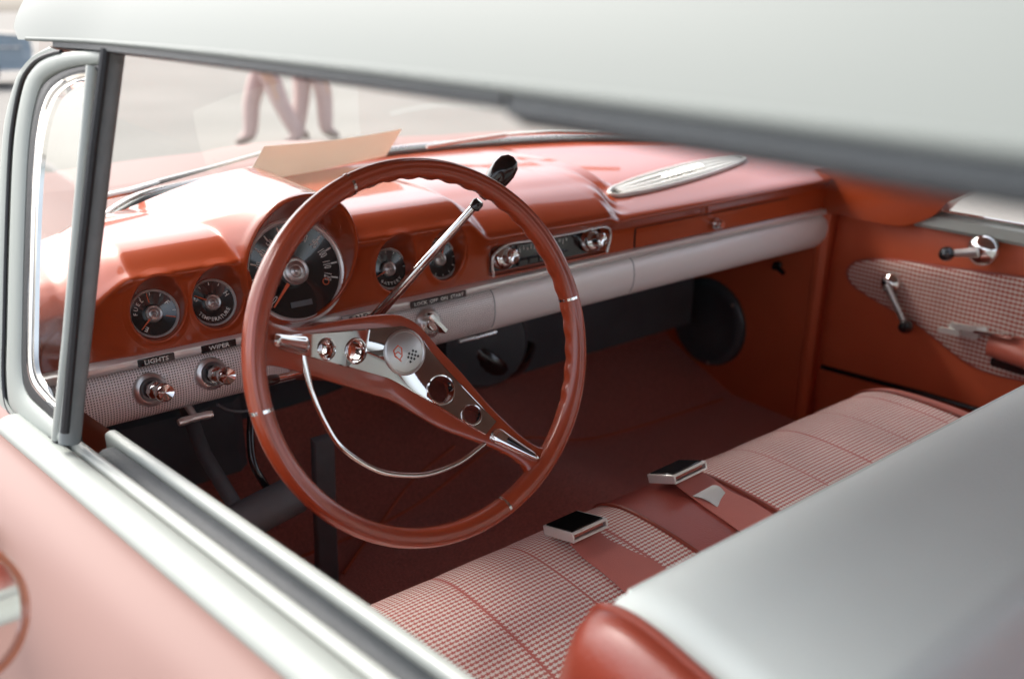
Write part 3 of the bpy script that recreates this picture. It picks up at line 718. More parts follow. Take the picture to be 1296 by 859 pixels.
pc = PX(333, 646, 1, .20)
cl = group_part('clutch_pedal')
part('sleeve', MB().lathe([(0, -.075), (.025, -.075), (.028, -.07), (.028, .052), (.0265, .056), (.020, .057), (0, .057)], pc, (1, .10, .12), 36), 'grey', cl)
part('arm', MB().tube([pc+np.array([-.03, .0, .0]), pc+np.array([-.035, .12, .05]), pc+np.array([-.035, .30, .22])], .011, 10), 'grey', cl)
ca = [PX(318, 515, 1, .30), PX(317, 560, 1, .27), PX(322, 590, 1, .25), PX(338, 618, 1, .24), PX(345, 640, 1, .24)]
part('speedometer_cable', MB().tube(catmull(ca, 8), .0055, 10), 'blackgloss')
part('wiring_loop', MB().tube(catmull([PX(275, 512, 1, .26), PX(290, 519, 1, .27), PX(310, 520, 1, .28), PX(335, 512, 1, .29)], 8), .0022, 8), 'grey')
# kick panel, hinge pillar
kp = group_part('kick_panel')
part('panel', MB().grid([[(.745, y, z) for z in np.linspace(-.62, -.06, 6)] for y in np.linspace(.255, .78, 8)]), 'vinyl', kp)
o = PX(897, 407, 0, .742)
part('vent_cover', MB().lathe([(.118, -.002), (.118, .006), (.112, .012), (.095, .014), (.088, .010), (.05, .012), (.0, .016)], o, (-1, 0, 0), 48, ell=(1.0, .98)), 'blackpaint', kp)
for t in (20, 140, 260):
    part('screw', MB().lathe([(.005, 0), (.005, .002), (0, .003)], o+np.array([-.012, .107*math.cos(R(t)), .107*math.sin(R(t))]), (-1, 0, 0), 12), 'chrome_s', kp)
part('hinge_pillar', MB().box((.775, .256, -.30), (.036, .016, .34), None, .010), 'vinyl')
o = PX(985, 335, 0, .73)
part('courtesy_switch', MB().lathe([(.010, 0), (.010, .012), (.006, .016), (.006, .03), (0, .03)], o, (-1, -.3, 0), 16).tube([o+np.array([-.01, 0, 0]), o+np.array([-.02, -.03, -.01])], .006, 10), 'blackgloss')

# ------------------------------------------------------------------ passenger door
pd = group_part('passenger_door')
XD = .75
pan = []
for y in np.linspace(.245, -1.0, 60):
    row = []
    for z in np.linspace(-.60, -.028, 24):
        bow = .012*math.sin(math.pi*np.clip((z+.60)/.57, 0, 1)); edge = .03*(1-sstep(0, .03, .245-y))
        top = .02*sstep(-.06, -.028, z)
        row.append((XD+.006-bow+edge+top*.4, y, z))
    pan.append(row)
part('trim_panel', MB().grid(pan), 'vinyl', pd)
# lens-shaped cloth insert
ipx = [(1072, 345), (1078, 335), (1090, 330), (1130, 329), (1200, 339), (1296, 352), (1420, 372), (1440, 440), (1400, 500), (1296, 482), (1230, 462), (1160, 410), (1110, 381), (1080, 361)]
io = np.array([PX(px, py, 0, XD-.008)[1:] for px, py in ipx]); io = catmull(io, 8, True)
def insert_mesh(outl, x, h):
    c = outl.mean(0); G = []; U = []
    for f, dx in ((1.0, 0), (.985, h*.8), (.96, h), (.7, h*1.15), (.4, h*1.2), (.1, h*1.2), (0.001, h*1.2)):
        q = c+(outl-c)*f; G.append(np.c_[np.full(len(q), x-dx), q]); U.append(q)
    return MB().grid(G, False, True, U=U)
part('cloth_insert', insert_mesh(io, XD-.006, .005), 'hound_door', pd)
part('insert_welt', MB().tube([(XD-.0065, q[0], q[1]) for q in io], .0028, 8, True, upv=(1, 0, 0)), 'vinyl_m', pd)
part('garnish', MB().grid([[(XD+.012, y, -.030), (XD-.004, y, -.029), (XD-.008, y, -.022), (XD-.002, y, -.004), (XD+.012, y, .003), (XD+.03, y, .004)] for y in np.linspace(.045, -1.0, 30)]), 'cream', pd)
part('sill_bead', MB().tube([(XD+.012, y, .006) for y in np.linspace(.02, -1.0, 10)], .004, 8), 'chrome', pd)
part('window_slot', MB().grid([[(XD+.014, y, .003), (XD+.045, y, .003)] for y in np.linspace(.04, -1.0, 6)]), 'seal', pd)
part('outer_skin', MB().grid([[(XD+.045, y, .0), (XD+.10, y, -.02), (XD+.20, y, -.12), (XD+.21, y, -.3), (XD+.16, y, -.65)] for y in np.linspace(.30, -1.02, 20)]), 'outer', pd)
gl_ = PX(1100, 482, 0, XD-.004)
part('lower_moulding', MB().tube([PX(1040, 464, 0, XD-.006), PX(1100, 480, 0, XD-.007), PX(1165, 497, 0, XD-.006), PX(1250, 522, 0, XD-.006)], .006, 8), 'blackgloss', pd)
# corner block of the pillar above the door
cb = catmull([(.285, -.030), (.300, .050), (.15, .075), (-.05, .070), (-.015, .028), (.010, -.004), (.060, -.030), (.12, -.036), (.20, -.034)], 6, True)
part('pillar_cover', MB().prism([(a, b) for a, b in cb], (XD-.012, 0, 0), (0, 1, 0), (0, 0, 1), .06, .006), 'coral', pd)
def crank(name, pc, pk, rh):
    g_ = group_part(name); o = PX(*pc, 0, XD-.016); k = PX(*pk, 0, XD-.045)
    part('hub', MB().lathe([(rh, -.004), (rh, .004), (rh*.9, .009), (rh*.6, .016), (rh*.3, .019), (0, .0195)], o, (-1, 0, 0), 32), 'chrome', g_)
    e = o+np.array([-.020, 0, 0]); m_ = e*.5+k*.5
    part('arm', MB().tube([e, e*.8+k*.2, m_, k*.9+e*.1, k], [.009, .008, .0065, .006, .0065], 10, flat=(1.2, .7), upv=(1, 0, 0)), 'chrome_s', g_)
    part('knob', MB().lathe([(.006, -.012), (.011, -.008), (.0145, .0), (.014, .008), (.010, .015), (0, .018)], k, (-1, 0, 0), 20), 'blackgloss', g_)
crank('vent_crank', (1244, 317), (1199, 321), .030)
crank('window_crank', (1128, 358), (1147, 413), .022)
# inside handle and armrest
dh = group_part('door_handle'); o = PX(1218, 417, 0, XD-.016)
part('escutcheon', MB().box(o+np.array([0, -.005, .0]), (.030, .011, .006), np.stack([(0, 1, 0), (0, 0, 1), (1, 0, 0)], 1), .004), 'trim', dh)
part('lever', MB().box(o+np.array([-.012, -.020, .012]), (.034, .006, .005), np.stack([(0, 1, -.12), (0, .12, 1), (1, 0, 0)], 1), .003).box(o+np.array([-.012, .018, -.006]), (.022, .006, .005), np.stack([(0, 1, -.1), (0, .1, 1), (1, 0, 0)], 1), .003), 'trim', dh)
ar = group_part('armrest'); a0 = PX(1248, 432, 0, XD-.02)
part('pad', MB().grid([[(XD-.01-.055*math.sin(p)**.7*min(1, .55+s*2), a0[1]-.01-.40*s, a0[2]-.002+.026*math.cos(p)) for p in np.linspace(0, math.pi, 13)] for s in np.linspace(0, 1, 14)]), 'vinyl_l', ar)
part('base', MB().box((XD-.020, a0[1]-.22, a0[2]-.032), (.20, .009, .012), np.stack([(0, 1, 0), (0, 0, 1), (1, 0, 0)], 1), .004), 'blackgloss', ar)
part('cap', MB().box((XD-.036, a0[1]-.02, a0[2]+.026), (.035, .003, .012), np.stack([(0, 1, -.1), (0, .1, 1), (1, 0, 0)], 1), .002), 'chrome', ar)

# ------------------------------------------------------------------ front bench seat
seat = group_part('front_seat')
cs = catmull([(-.075, -.50), (-.055, -.42), (-.050, -.33), (-.062, -.288), (-.088, -.268), (-.14, -.2555), (-.24, -.256), (-.36, -.270), (-.50, -.285)], 8)
cd_ = np.r_[0, np.cumsum(np.linalg.norm(np.diff(cs, axis=0), axis=1))]
def cushion(x0, x1, n, e=0., drop0=0, drop1=0, uv=True):
    G, U = [], []
    for x in np.linspace(x0, x1, n):
        s = max(0, 1-(x1-x)/.05) if drop1 else 0; s0 = max(0, 1-(x-x0)/.05) if drop0 else 0
        pl = .0016*abs(math.sin(math.pi*(x/.112+.5)))**.35 if uv else 0
        dz = -.05*(1-math.sqrt(max(0, 1-s*s)))-.05*(1-math.sqrt(max(0, 1-s0*s0)))
        G.append([(x, p[0]-e*.3, p[1]+dz+e+pl) for p in cs]); U.append([(x, d_) for d_ in cd_])
    return MB().grid(G, U=U)
part('cushion', cushion(-.76, -.222, 110, drop0=1), 'hound', seat, sharp=None)
part('cushion', cushion(-.0655, .425, 100), 'hound', seat, sharp=None)
part('centre_strip', cushion(-.2215, -.0665, 20, .002, uv=False), 'vinyl_m', seat, sharp=None)
for x in (-.2235, -.0655): part('piping', MB().tube([(x, p[0], p[1]+.003) for p in cs], .0030, 8), 'vinyl_c', seat)
eb = []
for x, dx, dz in ((.427, 0, .0), (.434, 0, .0045), (.448, 0, .003), (.464, 0, -.006), (.480, 0, -.024), (.492, 0, -.055), (.498, 0, -.12), (.50, 0, -.25)):
    eb.append([(x+.02*sstep(-.08, -.5, p[0]), p[0], max(p[1]+dz, -.53)) for p in cs])
part('side_bolster', MB().grid(eb), 'vinyl_l', seat, sharp=None)
part('piping', MB().tube([(.4275, p[0], p[1]+.003) for p in cs], .0030, 8), 'vinyl_c', seat)
# backrest: white vinyl over the top and the back
bs = catmull([(-.400, -.29), (-.425, -.20), (-.455, -.08), (-.470, -.035), (-.490, -.020), (-.525, -.015), (-.575, -.020), (-.625, -.026), (-.650, -.031), (-.663, -.044), (-.672, -.080), (-.690, -.16), (-.715, -.35), (-.73, -.52)], 8)
def bx(s): return s
G = []
for i, x in enumerate(np.linspace(-.606, .70, 60)):
    e = max(0, 1-(x+.606)/.02); k = 1-.06*(1-math.sqrt(max(0, 1-e*e)))
    G.append([(x, -.56+(p[0]+.56)*k, -.27+(p[1]+.27)*k) for p in bs])
part('backrest', MB().grid(G), 'whitevinyl', seat, sharp=None)
part('welt', MB().tube([(x, -.472, -.0335) for x in np.linspace(-.57, .70, 30)], .0035, 8), 'whitevinyl', seat)
# red end cap of the backrest, a domed bolster
bc = np.array([-.56, -.25]); G = []
for f, dx in ((.995, .006), (1.0, .0), (.985, -.010), (.94, -.020), (.86, -.028), (.72, -.034), (.5, -.038), (.25, -.040), (.001, -.041)):
    G.append([(-.612+dx, bc[0]+(p[0]-bc[0])*f, bc[1]+(p[1]-bc[1])*f+.0) for p in bs])
part('end_cap', MB().grid(G), 'vinyl_c', seat, sharp=None)
part('piping', MB().tube([(-.606, bc[0]+(p[0]-bc[0])*1.0, bc[1]+(p[1]-bc[1])*1.0) for p in bs], .0035, 8), 'vinyl_c', seat)
part('lower_back', MB().grid([[(x, -.705, -.17), (x, -.722, -.30), (x, -.737, -.54)] for x in np.linspace(-.585, .69, 6)]), 'vinyl_l', seat)

# rear compartment, out of the picture but lit through it
rs = group_part('rear_seat')
part('cushion', MB().grid([[(x, -1.15, -.50), (x, -1.13, -.30), (x, -1.2, -.26), (x, -1.6, -.29)] for x in np.linspace(-.66, .66, 8)]), 'vinyl_l', rs)
part('backrest', MB().grid([[(x, -1.58, -.30), (x, -1.70, .0), (x, -1.75, .03), (x, -2.2, .04)] for x in np.linspace(-.70, .70, 8)]), 'vinyl_l', rs)
for s in (-1, 1):
    part('rear_quarter_trim', MB().grid([[(s*.74, y, z) for z in (-.6, -.3, -.03)] for y in (-1.02, -1.4, -2.2)]), 'vinyl')
    part('rear_fender', MB().grid([[(s*.74, y, -.03), (s*.80, y, -.01), (s*.93, y, .0), (s*.98, y, -.06), (s*.97, y, -.35), (s*.93, y, -.72)] for y in np.linspace(-1.02, -3.0, 12)]), 'outer')
part('trunk_lid', MB().grid([[(x, y, .04-.03*(y+2.2)*-1*.5-.03*x*x) for x in np.linspace(-.74, .74, 9)] for y in (-2.2, -2.6, -3.0)]), 'outer')

# ------------------------------------------------------------------ driver door (tapers in plan)
SL = -.165
def XE(y): return -.876+SL*y
dd = group_part('driver_door')
def sweepy(sect, y0, y1, n=24):
    return MB().grid([[(XE(y)+dx, y, z) for dx, z in sect] for y in np.linspace(y0, y1, n)])
YF, YR = .14, -1.05
part('outer_skin', sweepy(catmull([(.004, -.047), (-.006, -.040), (-.022, -.041), (-.050, -.055), (-.082, -.092), (-.103, -.145), (-.112, -.22), (-.108, -.33), (-.09, -.45), (-.075, -.60), (-.085, -.72)], 6), .42, YR, 30), 'outer', dd)
part('belt_moulding', sweepy(catmull([(-.004, -.044), (-.002, -.036), (.006, -.0305), (.016, -.0285), (.026, -.031), (.031, -.037)], 5), .16, YR), 'white', dd)
part('belt_bead', sweepy(catmull([(.031, -.042), (.033, -.035), (.037, -.032), (.042, -.032), (.046, -.036), (.047, -.05)], 4), .10, YR), 'cream', dd)
part('window_channel', sweepy([(.047, -.052), (.049, -.040), (.054, -.0370), (.060, -.0365), (.066, -.038), (.0685, -.052)], .03, YR), 'seal', dd)
part('glass_slot', sweepy([(.050, -.060), (.070, -.060)], .03, YR), 'black', dd)
part('garnish', sweepy(catmull([(.0685, -.055), (.069, -.037), (.072, -.0325), (.078, -.032), (.0815, -.035), (.082, -.045)], 4), .06, YR), 'cream', dd)
part('inner_panel', sweepy([(.0815, -.040), (.086, -.046), (.092, -.070), (.096, -.20), (.10, -.55)], .20, YR), 'vinyl', dd)
# door mirror: round head on a stalk
dm = group_part('door_mirror')
mc = CAM+ray(-40, 777)*.58
mdir = CAM-mc; mdir = mdir/np.linalg.norm(mdir); mdir = mdir+np.array([.55, -.1, -.30]); mdir /= np.linalg.norm(mdir)
part('head', MB().lathe([(r_*.88, h_*.88) for r_, h_ in [(.041, .003), (.0425, .0075), (.0455, .009), (.0485, .006), (.0495, -.002), (.046, -.012), (.034, -.018), (.0, -.020)]], mc, mdir, 48, ell=(.93, 1.1)), 'mirror_reflect', dm)
part('mirror_glass', MB().lathe([(.0, .0040), (.0366, .0040)], mc, mdir, 48, ell=(.93, 1.1)), 'chrome', dm)
mbase = np.array([XE(.0)-.07, .0, -.085])
part('stalk', MB().tube(catmull([mc-mdir*.014, mc-mdir*.035+np.array([0, .03, -.03]), mbase+np.array([0, 0, .02]), mbase], 6), .008, 12), 'chrome', dm)

# ------------------------------------------------------------------ vent window
NV = np.array([1, .165, -.267]); OV = np.array([XE(0)+.024, 0, -.03])
V3 = lambda a, b, off=0.: PN(a, b, OV, NV)+NV/np.linalg.norm(NV)*off
vw = group_part('vent_window')
def vcurve(pts, off=0.): return resample(catmull(np.array([V3(*p, off) for p in pts]), 8), 70)
cA = vcurve([(148, 64), (105, 64), (75, 67), (52, 76), (38, 91), (30, 108), (22, 145), (17, 185), (14, 240), (11, 330), (9, 420), (8, 480), (14, 520), (40, 543), (78, 562)])
cB = vcurve([(148, 80), (118, 81), (92, 84), (70, 91), (53, 102), (45, 118), (38, 147), (33, 187), (30, 240), (27, 330), (25, 420), (25, 470), (31, 498), (52, 520), (78, 543)])
cC = vcurve([(118, 90), (95, 93), (76, 101), (62, 113), (54, 129), (48, 151), (43, 190), (39, 240), (36, 330), (33, 420), (33, 463), (39, 488), (58, 510), (78, 529)])
cD = vcurve([(116, 103), (100, 105), (84, 113), (72, 125), (64, 141), (57, 166), (52, 200), (48, 250), (45, 330), (43, 420), (43, 458), (48, 478), (62, 497), (78, 514)])
cO = vcurve([(60, 58), (38, 72), (22, 92), (11, 120), (2, 160), (-4, 240), (-8, 330), (-12, 420), (-16, 500), (-20, 560)])
nV = NV/np.linalg.norm(NV)
def band(P_, Q_, mat, name, prof_, par=vw):
    """a strip between two curves of the window plane; prof_: (share across, height toward the outside)"""
    return part(name, MB().grid([[P_[i]*(1-f)+Q_[i]*f-nV*h for f, h in prof_] for i in range(len(P_))]), mat, par)
rnd = [(0, -.010), (0, -.002), (.08, .0008), (.25, .0022), (.45, .0028), (.7, .0020), (.92, .0002), (1, -.002), (1, -.008)]
band(cA, cB, 'white', 'frame', rnd)
band(cB, cC, 'black', 'gasket', [(0, -.005), (.1, -.0022), (.5, -.0012), (.9, -.002), (1, -.005)])
band(cC, cD, 'chrome', 'inner_frame', [(0, -.004), (.0, -.001), (.2, .0008), (.45, .0004), (.55, -.0010), (.7, -.0004), (.9, -.0012), (1, -.005)])
fc = cD
part('rear_bar', MB().tube([V3(117, 84, .0), V3(106, 200, .0), (V3(86, 430)), V3(72, 556)], .0056, 12, upv=NV), 'cream', vw)
bar = MB(); 
for off, xo in ((0, 0),):
    A = [V3(144, 62), V3(128, 190), V3(110, 350), V3(88, 560)]
    bar.tube(A, .0085, 12, upv=NV, flat=(1.0, 1.25))
part('division_post', bar, 'post', vw)
part('post_groove', MB().tube([V3(150, 66, -.012), V3(134, 190, -.012), V3(116, 350, -.012), V3(98, 546, -.012)], .0045, 8, upv=NV), 'black', vw)
cen = fc.mean(0); part('pane', MB().add(list(fc)+[cen], [(i, (i+1) % len(fc), len(fc)) for i in range(len(fc))]), 'glass', vw, recalc=False)
# windshield pillar outside the vent frame
wpA = cA[11:]; wpO = resample(cO, len(wpA))
band(wpO, resample(wpA, len(wpO))+np.array([-.002, .004, 0]), 'white', 'windshield_pillar', [(0, -.03), (0, -.006), (.1, -.001), (.4, .002), (.75, .001), (.93, -.003), (1, -.010)], car)
part('pillar_gasket', MB().tube(resample(wpA, 60)+np.array([-.002, .006, .0]), .0022, 8, upv=NV), 'black')

# ------------------------------------------------------------------ roof
def XR(y): return -.760-.03*sstep(.05, .35, y)
def rz(y): return .352+.004*math.sin(math.pi*np.clip((.4-y)/1.2, 0, 1))
roof = group_part('roof')
def yfront(s): return .285+.285*math.sqrt(max(0, 1-(2*s-1)**2))
G = []; 
ss = np.unique(np.r_[np.linspace(0, .12, 26), np.linspace(.12, .88, 40), np.linspace(.88, 1, 14)])
for v in np.linspace(0, 1, 60):
    row = []
    for s in ss:
        y = yfront(max(s, .0))*(1-v)+(-2.0)*v
        xl = XR(y)-.006; xr = .78
        c = 1-abs(2*s-1)**2.6
        edge = .066*(1-max(0, 1-s/.055)**2.2) if s < .5 else .066*(1-max(0, 1-(1-s)/.055)**2.2)
        z = rz(y)+edge+.050*c-.03*max(0, 1-(v/.10))**2*c-.06*max(0, (v-.7)/.3)**2
        row.append((xl+(xr-xl)*s, y, z))
    G.append(row)
part('shell', MB().grid(G), 'roofwhite', roof, sharp=None)
part('headliner', MB().grid([[(p[0], p[1], p[2]-.035) for p in r_[3:-3:2]] for r_ in G[::3]]), 'headliner', roof)
ys = np.linspace(.255, -1.05, 50)
part('drip_rail', MB().tube([(XR(y)-.006, y, rz(y)+.001) for y in ys], .0022, 10), 'roofwhite', roof)
part('weatherstrip', MB().grid([[(XR(y)-.0065, y, rz(y)-.0005), (XR(y)-.0075, y, rz(y)-.006), (XR(y)+.002, y, rz(y)-.0095), (XR(y)+.018, y, rz(y)-.0105), (XR(y)+.030, y, rz(y)-.005)] for y in np.linspace(.18, -.575, 40)]), 'seal', roof)
part('weatherstrip', MB().grid([[(XR(y)-.0065, y, rz(y)-.0005), (XR(y)-.008, y, rz(y)-.009), (XR(y)+.002, y, rz(y)-.0145), (XR(y)+.020, y, rz(y)-.0165), (XR(y)+.034, y, rz(y)-.006)] for y in np.linspace(-.578, -1.05, 30)]), 'seal', roof)
part('weatherstrip', MB().grid([[(.78, y, .35), (.775, y, .34), (.75, y, .338), (.735, y, .345)] for y in np.linspace(.3, -1.05, 20)]), 'seal', roof)
for s in (-1, 1):
    part('sail_panel', MB().grid([[(s*(.62+.16*(.36-z)/.36 if True else 0), y0+(z*-.9), z) for z in (.36, .2, -.02)] for y0 in (-1.35, -1.75)]), 'white', roof)
part('header_trim', MB().tube([(XR(yfront(s))+(.78-XR(yfront(s)))*s, yfront(s)+.004, rz(yfront(s))+.058+.02*(1-abs(2*s-1)**2.6)-.0) for s in np.linspace(0.02, .98, 40)], .006, 8), 'chrome_s', roof)

# ------------------------------------------------------------------ windshield, cowl, hood
wsd = group_part('windshield')
def wbase(x): return np.array([x, yb(x)+.006, ZB+.004-.05*sstep(.60, .80, abs(x))])
def whead(x): s = (x+.80)/1.58; return np.array([x*.96, yfront(np.clip(s, 0, 1))-.004, rz(0)+.012+.062*(1-abs(2*np.clip(s, 0, 1)-1)**8)])
part('pane', MB().grid([[wbase(x)*(1-f)+whead(x)*f+np.array([0, .03*math.sin(math.pi*f), 0]) for f in np.linspace(0, 1, 10)] for x in np.linspace(-.79, .77, 50)]), 'glass', wsd, recalc=False, sharp=None)
part('lower_seal', MB().tube([wbase(x)+np.array([0, -.004, .001]) for x in np.linspace(-.79, .77, 70)], .0062, 10), 'seal_l', wsd)
part('lower_reveal', MB().tube([wbase(x)+np.array([0, .014, .004]) for x in np.linspace(-.79, .77, 70)], .0075, 10), 'chrome_s', wsd)
def hoodz(x, y): return .098-.045*(y-.76)-.060*max(0, y-.76)**2-.10*(abs(x)/.98)**3+.012*math.exp(-(x/.06)**2)+.020*math.exp(-((abs(x)-.72)/.10)**2)
HX = np.linspace(-.86, .86, 80)
part('cowl', MB().grid([[(x, yb(min(abs(x), .8))+.02+f*(.90-yb(min(abs(x), .8))-.02), hoodz(x, .86)-.012*(1-f)) for f in np.linspace(0, 1, 8)] for x in np.linspace(-.86, .86, 60)]), 'outer')
part('hood', MB().grid([[(x, y, hoodz(x, y)) for x in HX] for y in np.linspace(.906, 2.05, 50)]), 'outer')
part('cowl_vent', MB().grid([[(x, .865+.010*math.sin(i*math.pi)-.03*x*x, hoodz(x, .86)+.002) for i in (0, 1)] for x in np.linspace(-.4, .4, 30)]), 'black')
def fender(sd):
    G = []
    for y in np.linspace(.425, 2.05, 24):
        xe = .945-.05*sstep(.9, 2.05, y); zi = hoodz(.86, max(y, .80))
        sec = catmull([(.86, zi), (.885, zi+.010), (.915, zi+.004), (xe+.005, min(zi, -.01)-.012), (xe+.07, -.075), (xe+.10, -.14), (xe+.11, -.24), (xe+.105, -.36), (xe+.075, -.58), (xe+.085, -.72)], 5)
        G.append([(sd*p[0], y, p[1]) for p in sec])
    part('front_fender', MB().grid(G), 'outer')
fender(-1); fender(1)
G = []
for y in np.linspace(.165, .45, 20):
    k = sstep(.30, .43, y); zi = -.030+.060*k
    G.append([(XE(y)+.004, y, -.0465), (XE(y)+.020, y, -.036), (min(XE(y)+.045, -.872), y, -.031+.045*k), (-.868, y, zi), (-.862+.07*sstep(.36, .44, y), y, zi+.022*sstep(.36, .44, y))])
part('cowl_corner', MB().grid(G), 'outer')
part('front_panel', MB().grid([[(x, 2.05+.02*f, hoodz(x, 2.05)*(1-f)+(-.5)*f) for f in (0, .3, 1)] for x in np.linspace(-.90, .90, 20)]), 'outer')
def wiper(pts, w):
    g_ = group_part('windshield_wiper'); P3 = [PX(px, py, 2, z) for px, py, z in pts]
    part('arm', MB().tube(P3[:3], [.009, .0085, .0065], 10, flat=(1, .6)), 'ivory', g_)
    part('blade', MB().tube(P3[2:], [.005]+[.0038]*(len(P3)-3), 8), 'ivory', g_)
wiper([(116, 252, .128), (160, 243, .125), (198, 231, .123), (265, 213, .125), (335, 193, .13)], 1)
wiper([(790, 166, .135), (700, 166, .135), (640, 171, .132), (590, 178, .128), (540, 186, .122)], 1)

# ------------------------------------------------------------------ loose things
cb_ = [PX(306, 236, 2, .108), PX(487, 198, 2, .108)]
dn = np.array([0, -.012, .004])
def leaning_card():
    A, B = cb_[0]+dn, cb_[1]+dn
    A = PX(306, 236, 1, yb(-.43)-.03); B = PX(488, 197, 1, yb(-.1)-.04)
    Cc = PX(508, 163, 1, B[1]-.055); D = PX(334, 185, 1, A[1]-.055)
    n = np.cross(B-A, D-A); n /= np.linalg.norm(n); t = .0015
    G = []
    for f in np.linspace(0, 1, 8):
        l = A*(1-f)+D*f; r_ = B*(1-f)+Cc*f
        G.append([l*(1-s)+r_*s+n*.006*math.sin(math.pi*s)*f for s in np.linspace(0, 1, 12)])
    G = np.array(G); b = MB(); b.grid(G); b.grid(G+n*t)
    ed = [G[0], G[-1], G[:, 0], G[:, -1]]
    for e in ed: b.grid([e, e+n*t])
    return b
cdo = leaning_card().build('card', 'card', sharp=60)
tag(cdo, 'blank beige card leaning on the inside of the windshield above the dash', 'card')
def belt(name, label, corners, strap, bz, tagq=None, topmat='blackchrome', lean=.28):
    root = empty(name, (0, 0, 0)); 
    mid = np.mean(corners, 0); bn = (0, lean, 1.)
    c = [PN(px, py, PX(mid[0], mid[1], 2, bz), bn) for px, py in corners]   # near-left, far-left, far-right, near-right of the top face
    ctr = sum(c)/4; root.location = ctr
    ex = (c[3]-c[0])+(c[2]-c[1]); ex /= np.linalg.norm(ex); ey = (c[1]-c[0])+(c[2]-c[3]); ey -= ex*(ey@ex); ey /= np.linalg.norm(ey)
    hx = np.linalg.norm(c[3]-c[0])*.54; hy = np.linalg.norm(c[1]-c[0])*.54
    ez = np.cross(ex, ey); Rm = np.stack([ex, ey, ez], 1)
    def loc(b): b.V = [tuple(np.array(v)-ctr) for v in b.V]; return b
    hh = .0105
    rim_ = MB()
    for sy in (-1, 1): rim_.box(ctr-Rm[:, 2]*.0052+Rm[:, 1]*sy*(hy-.001), (hx+.001, .0016, .0062), Rm, .0008)
    rim_.box(ctr-Rm[:, 2]*.0052-Rm[:, 0]*(hx-.001), (.0016, hy, .0062), Rm, .0008)
    rim_.box(ctr-Rm[:, 2]*.0105, (hx, hy, .0016), Rm, .0008)
    rim_.box(ctr-Rm[:, 2]*.0005+Rm[:, 0]*(hx-.001), (.0016, hy, .0016), Rm, .0005)
    loc(rim_).build('buckle', 'trim', root)
    loc(MB().box(ctr+Rm[:, 2]*.001-Rm[:, 0]*.001, (hx-.003, hy-.003, .0012), Rm, .0006)).build('lift_cover', topmat, root)
    loc(MB().box(ctr-Rm[:, 2]*.0058+Rm[:, 0]*.004, (hx-.008, hy-.004, .002), Rm, .0008)).build('tongue', 'vinyl_l', root)
    for sy in (-.5, .45):
        loc(MB().lathe([(.0028, 0), (.0028, .001), (0, .0022)], ctr-Rm[:, 2]*.0052-Rm[:, 0]*(hx+.0005)+Rm[:, 1]*sy*hy, -Rm[:, 0], 12)).build('rivet', 'chrome_s', root)
    # webbing: pairs of left/right picture points laid on the seat
    G = []
    for (l, r_, z) in strap: 
        a, b_ = PX(*l, 2, z), PX(*r_, 2, z); G.append([a*(1-s)+b_*s+np.array([0, 0, .0015+.0012*math.sin(math.pi*s)]) for s in np.linspace(0, 1, 7)])
    G = np.array(G); n0, n1 = G.shape[:2]
    G = np.stack([catmull(G[:, j], 6) for j in range(n1)], 1)
    b = MB(); b.grid(G); b.grid(G+np.array([0, 0, .0016]))
    for e in (G[:, 0], G[:, -1], G[0], G[-1]): b.grid([e, e+np.array([0, 0, .0016])])
    loc(b).build('strap', 'strap', root)
    if tagq:
        q = [PX(px, py, 2, z) for px, py, z in tagq]
        g_ = []
        for f in np.linspace(0, 1, 7):
            l, r_ = q[0]*(1-f)+q[1]*f, q[3]*(1-f)+q[2]*f; g_.append([l*(1-s)+r_*s+np.array([0, 0, .004*math.sin(math.pi*f)]) for s in np.linspace(0, 1, 5)])
        g_ = np.array(g_); b = MB(); b.grid(g_); b.grid(g_+np.array([0, 0, .0008])); loc(b).build('tag', 'tag', root)
    tag(root, label, 'seat belt', 'lap belts on the front seat')
    return root
ZS = -.254
belt('seat_belt', 'lap belt with maroon-faced chrome buckle lying on the checked cushion nearer the steering wheel', [(691, 665), (729, 647), (765, 657), (726, 674)],
     [((722, 690), (752, 668), -.246), ((737, 706), (768, 683), -.2515), ((757, 722), (795, 697), -.2525), ((790, 750), (832, 715), -.2535), ((830, 790), (878, 750), -.256)], -.233, topmat='blackchrome')
belt('seat_belt', 'lap belt with black-faced chrome buckle and white cloth tag on the red centre strip', [(824, 600), (855, 583), (890, 585), (857, 600)],
     [((856, 616), (886, 598), -.244), ((872, 628), (903, 608), -.2505), ((895, 645), (925, 624), -.2515), ((922, 664), (955, 638), -.2535), ((960, 692), (995, 665), -.256)], -.233, lean=.38,
     tagq=[(876, 628, -.248), (908, 642, -.2485), (918, 624, -.2485), (902, 614, -.247)], topmat='blackgloss')

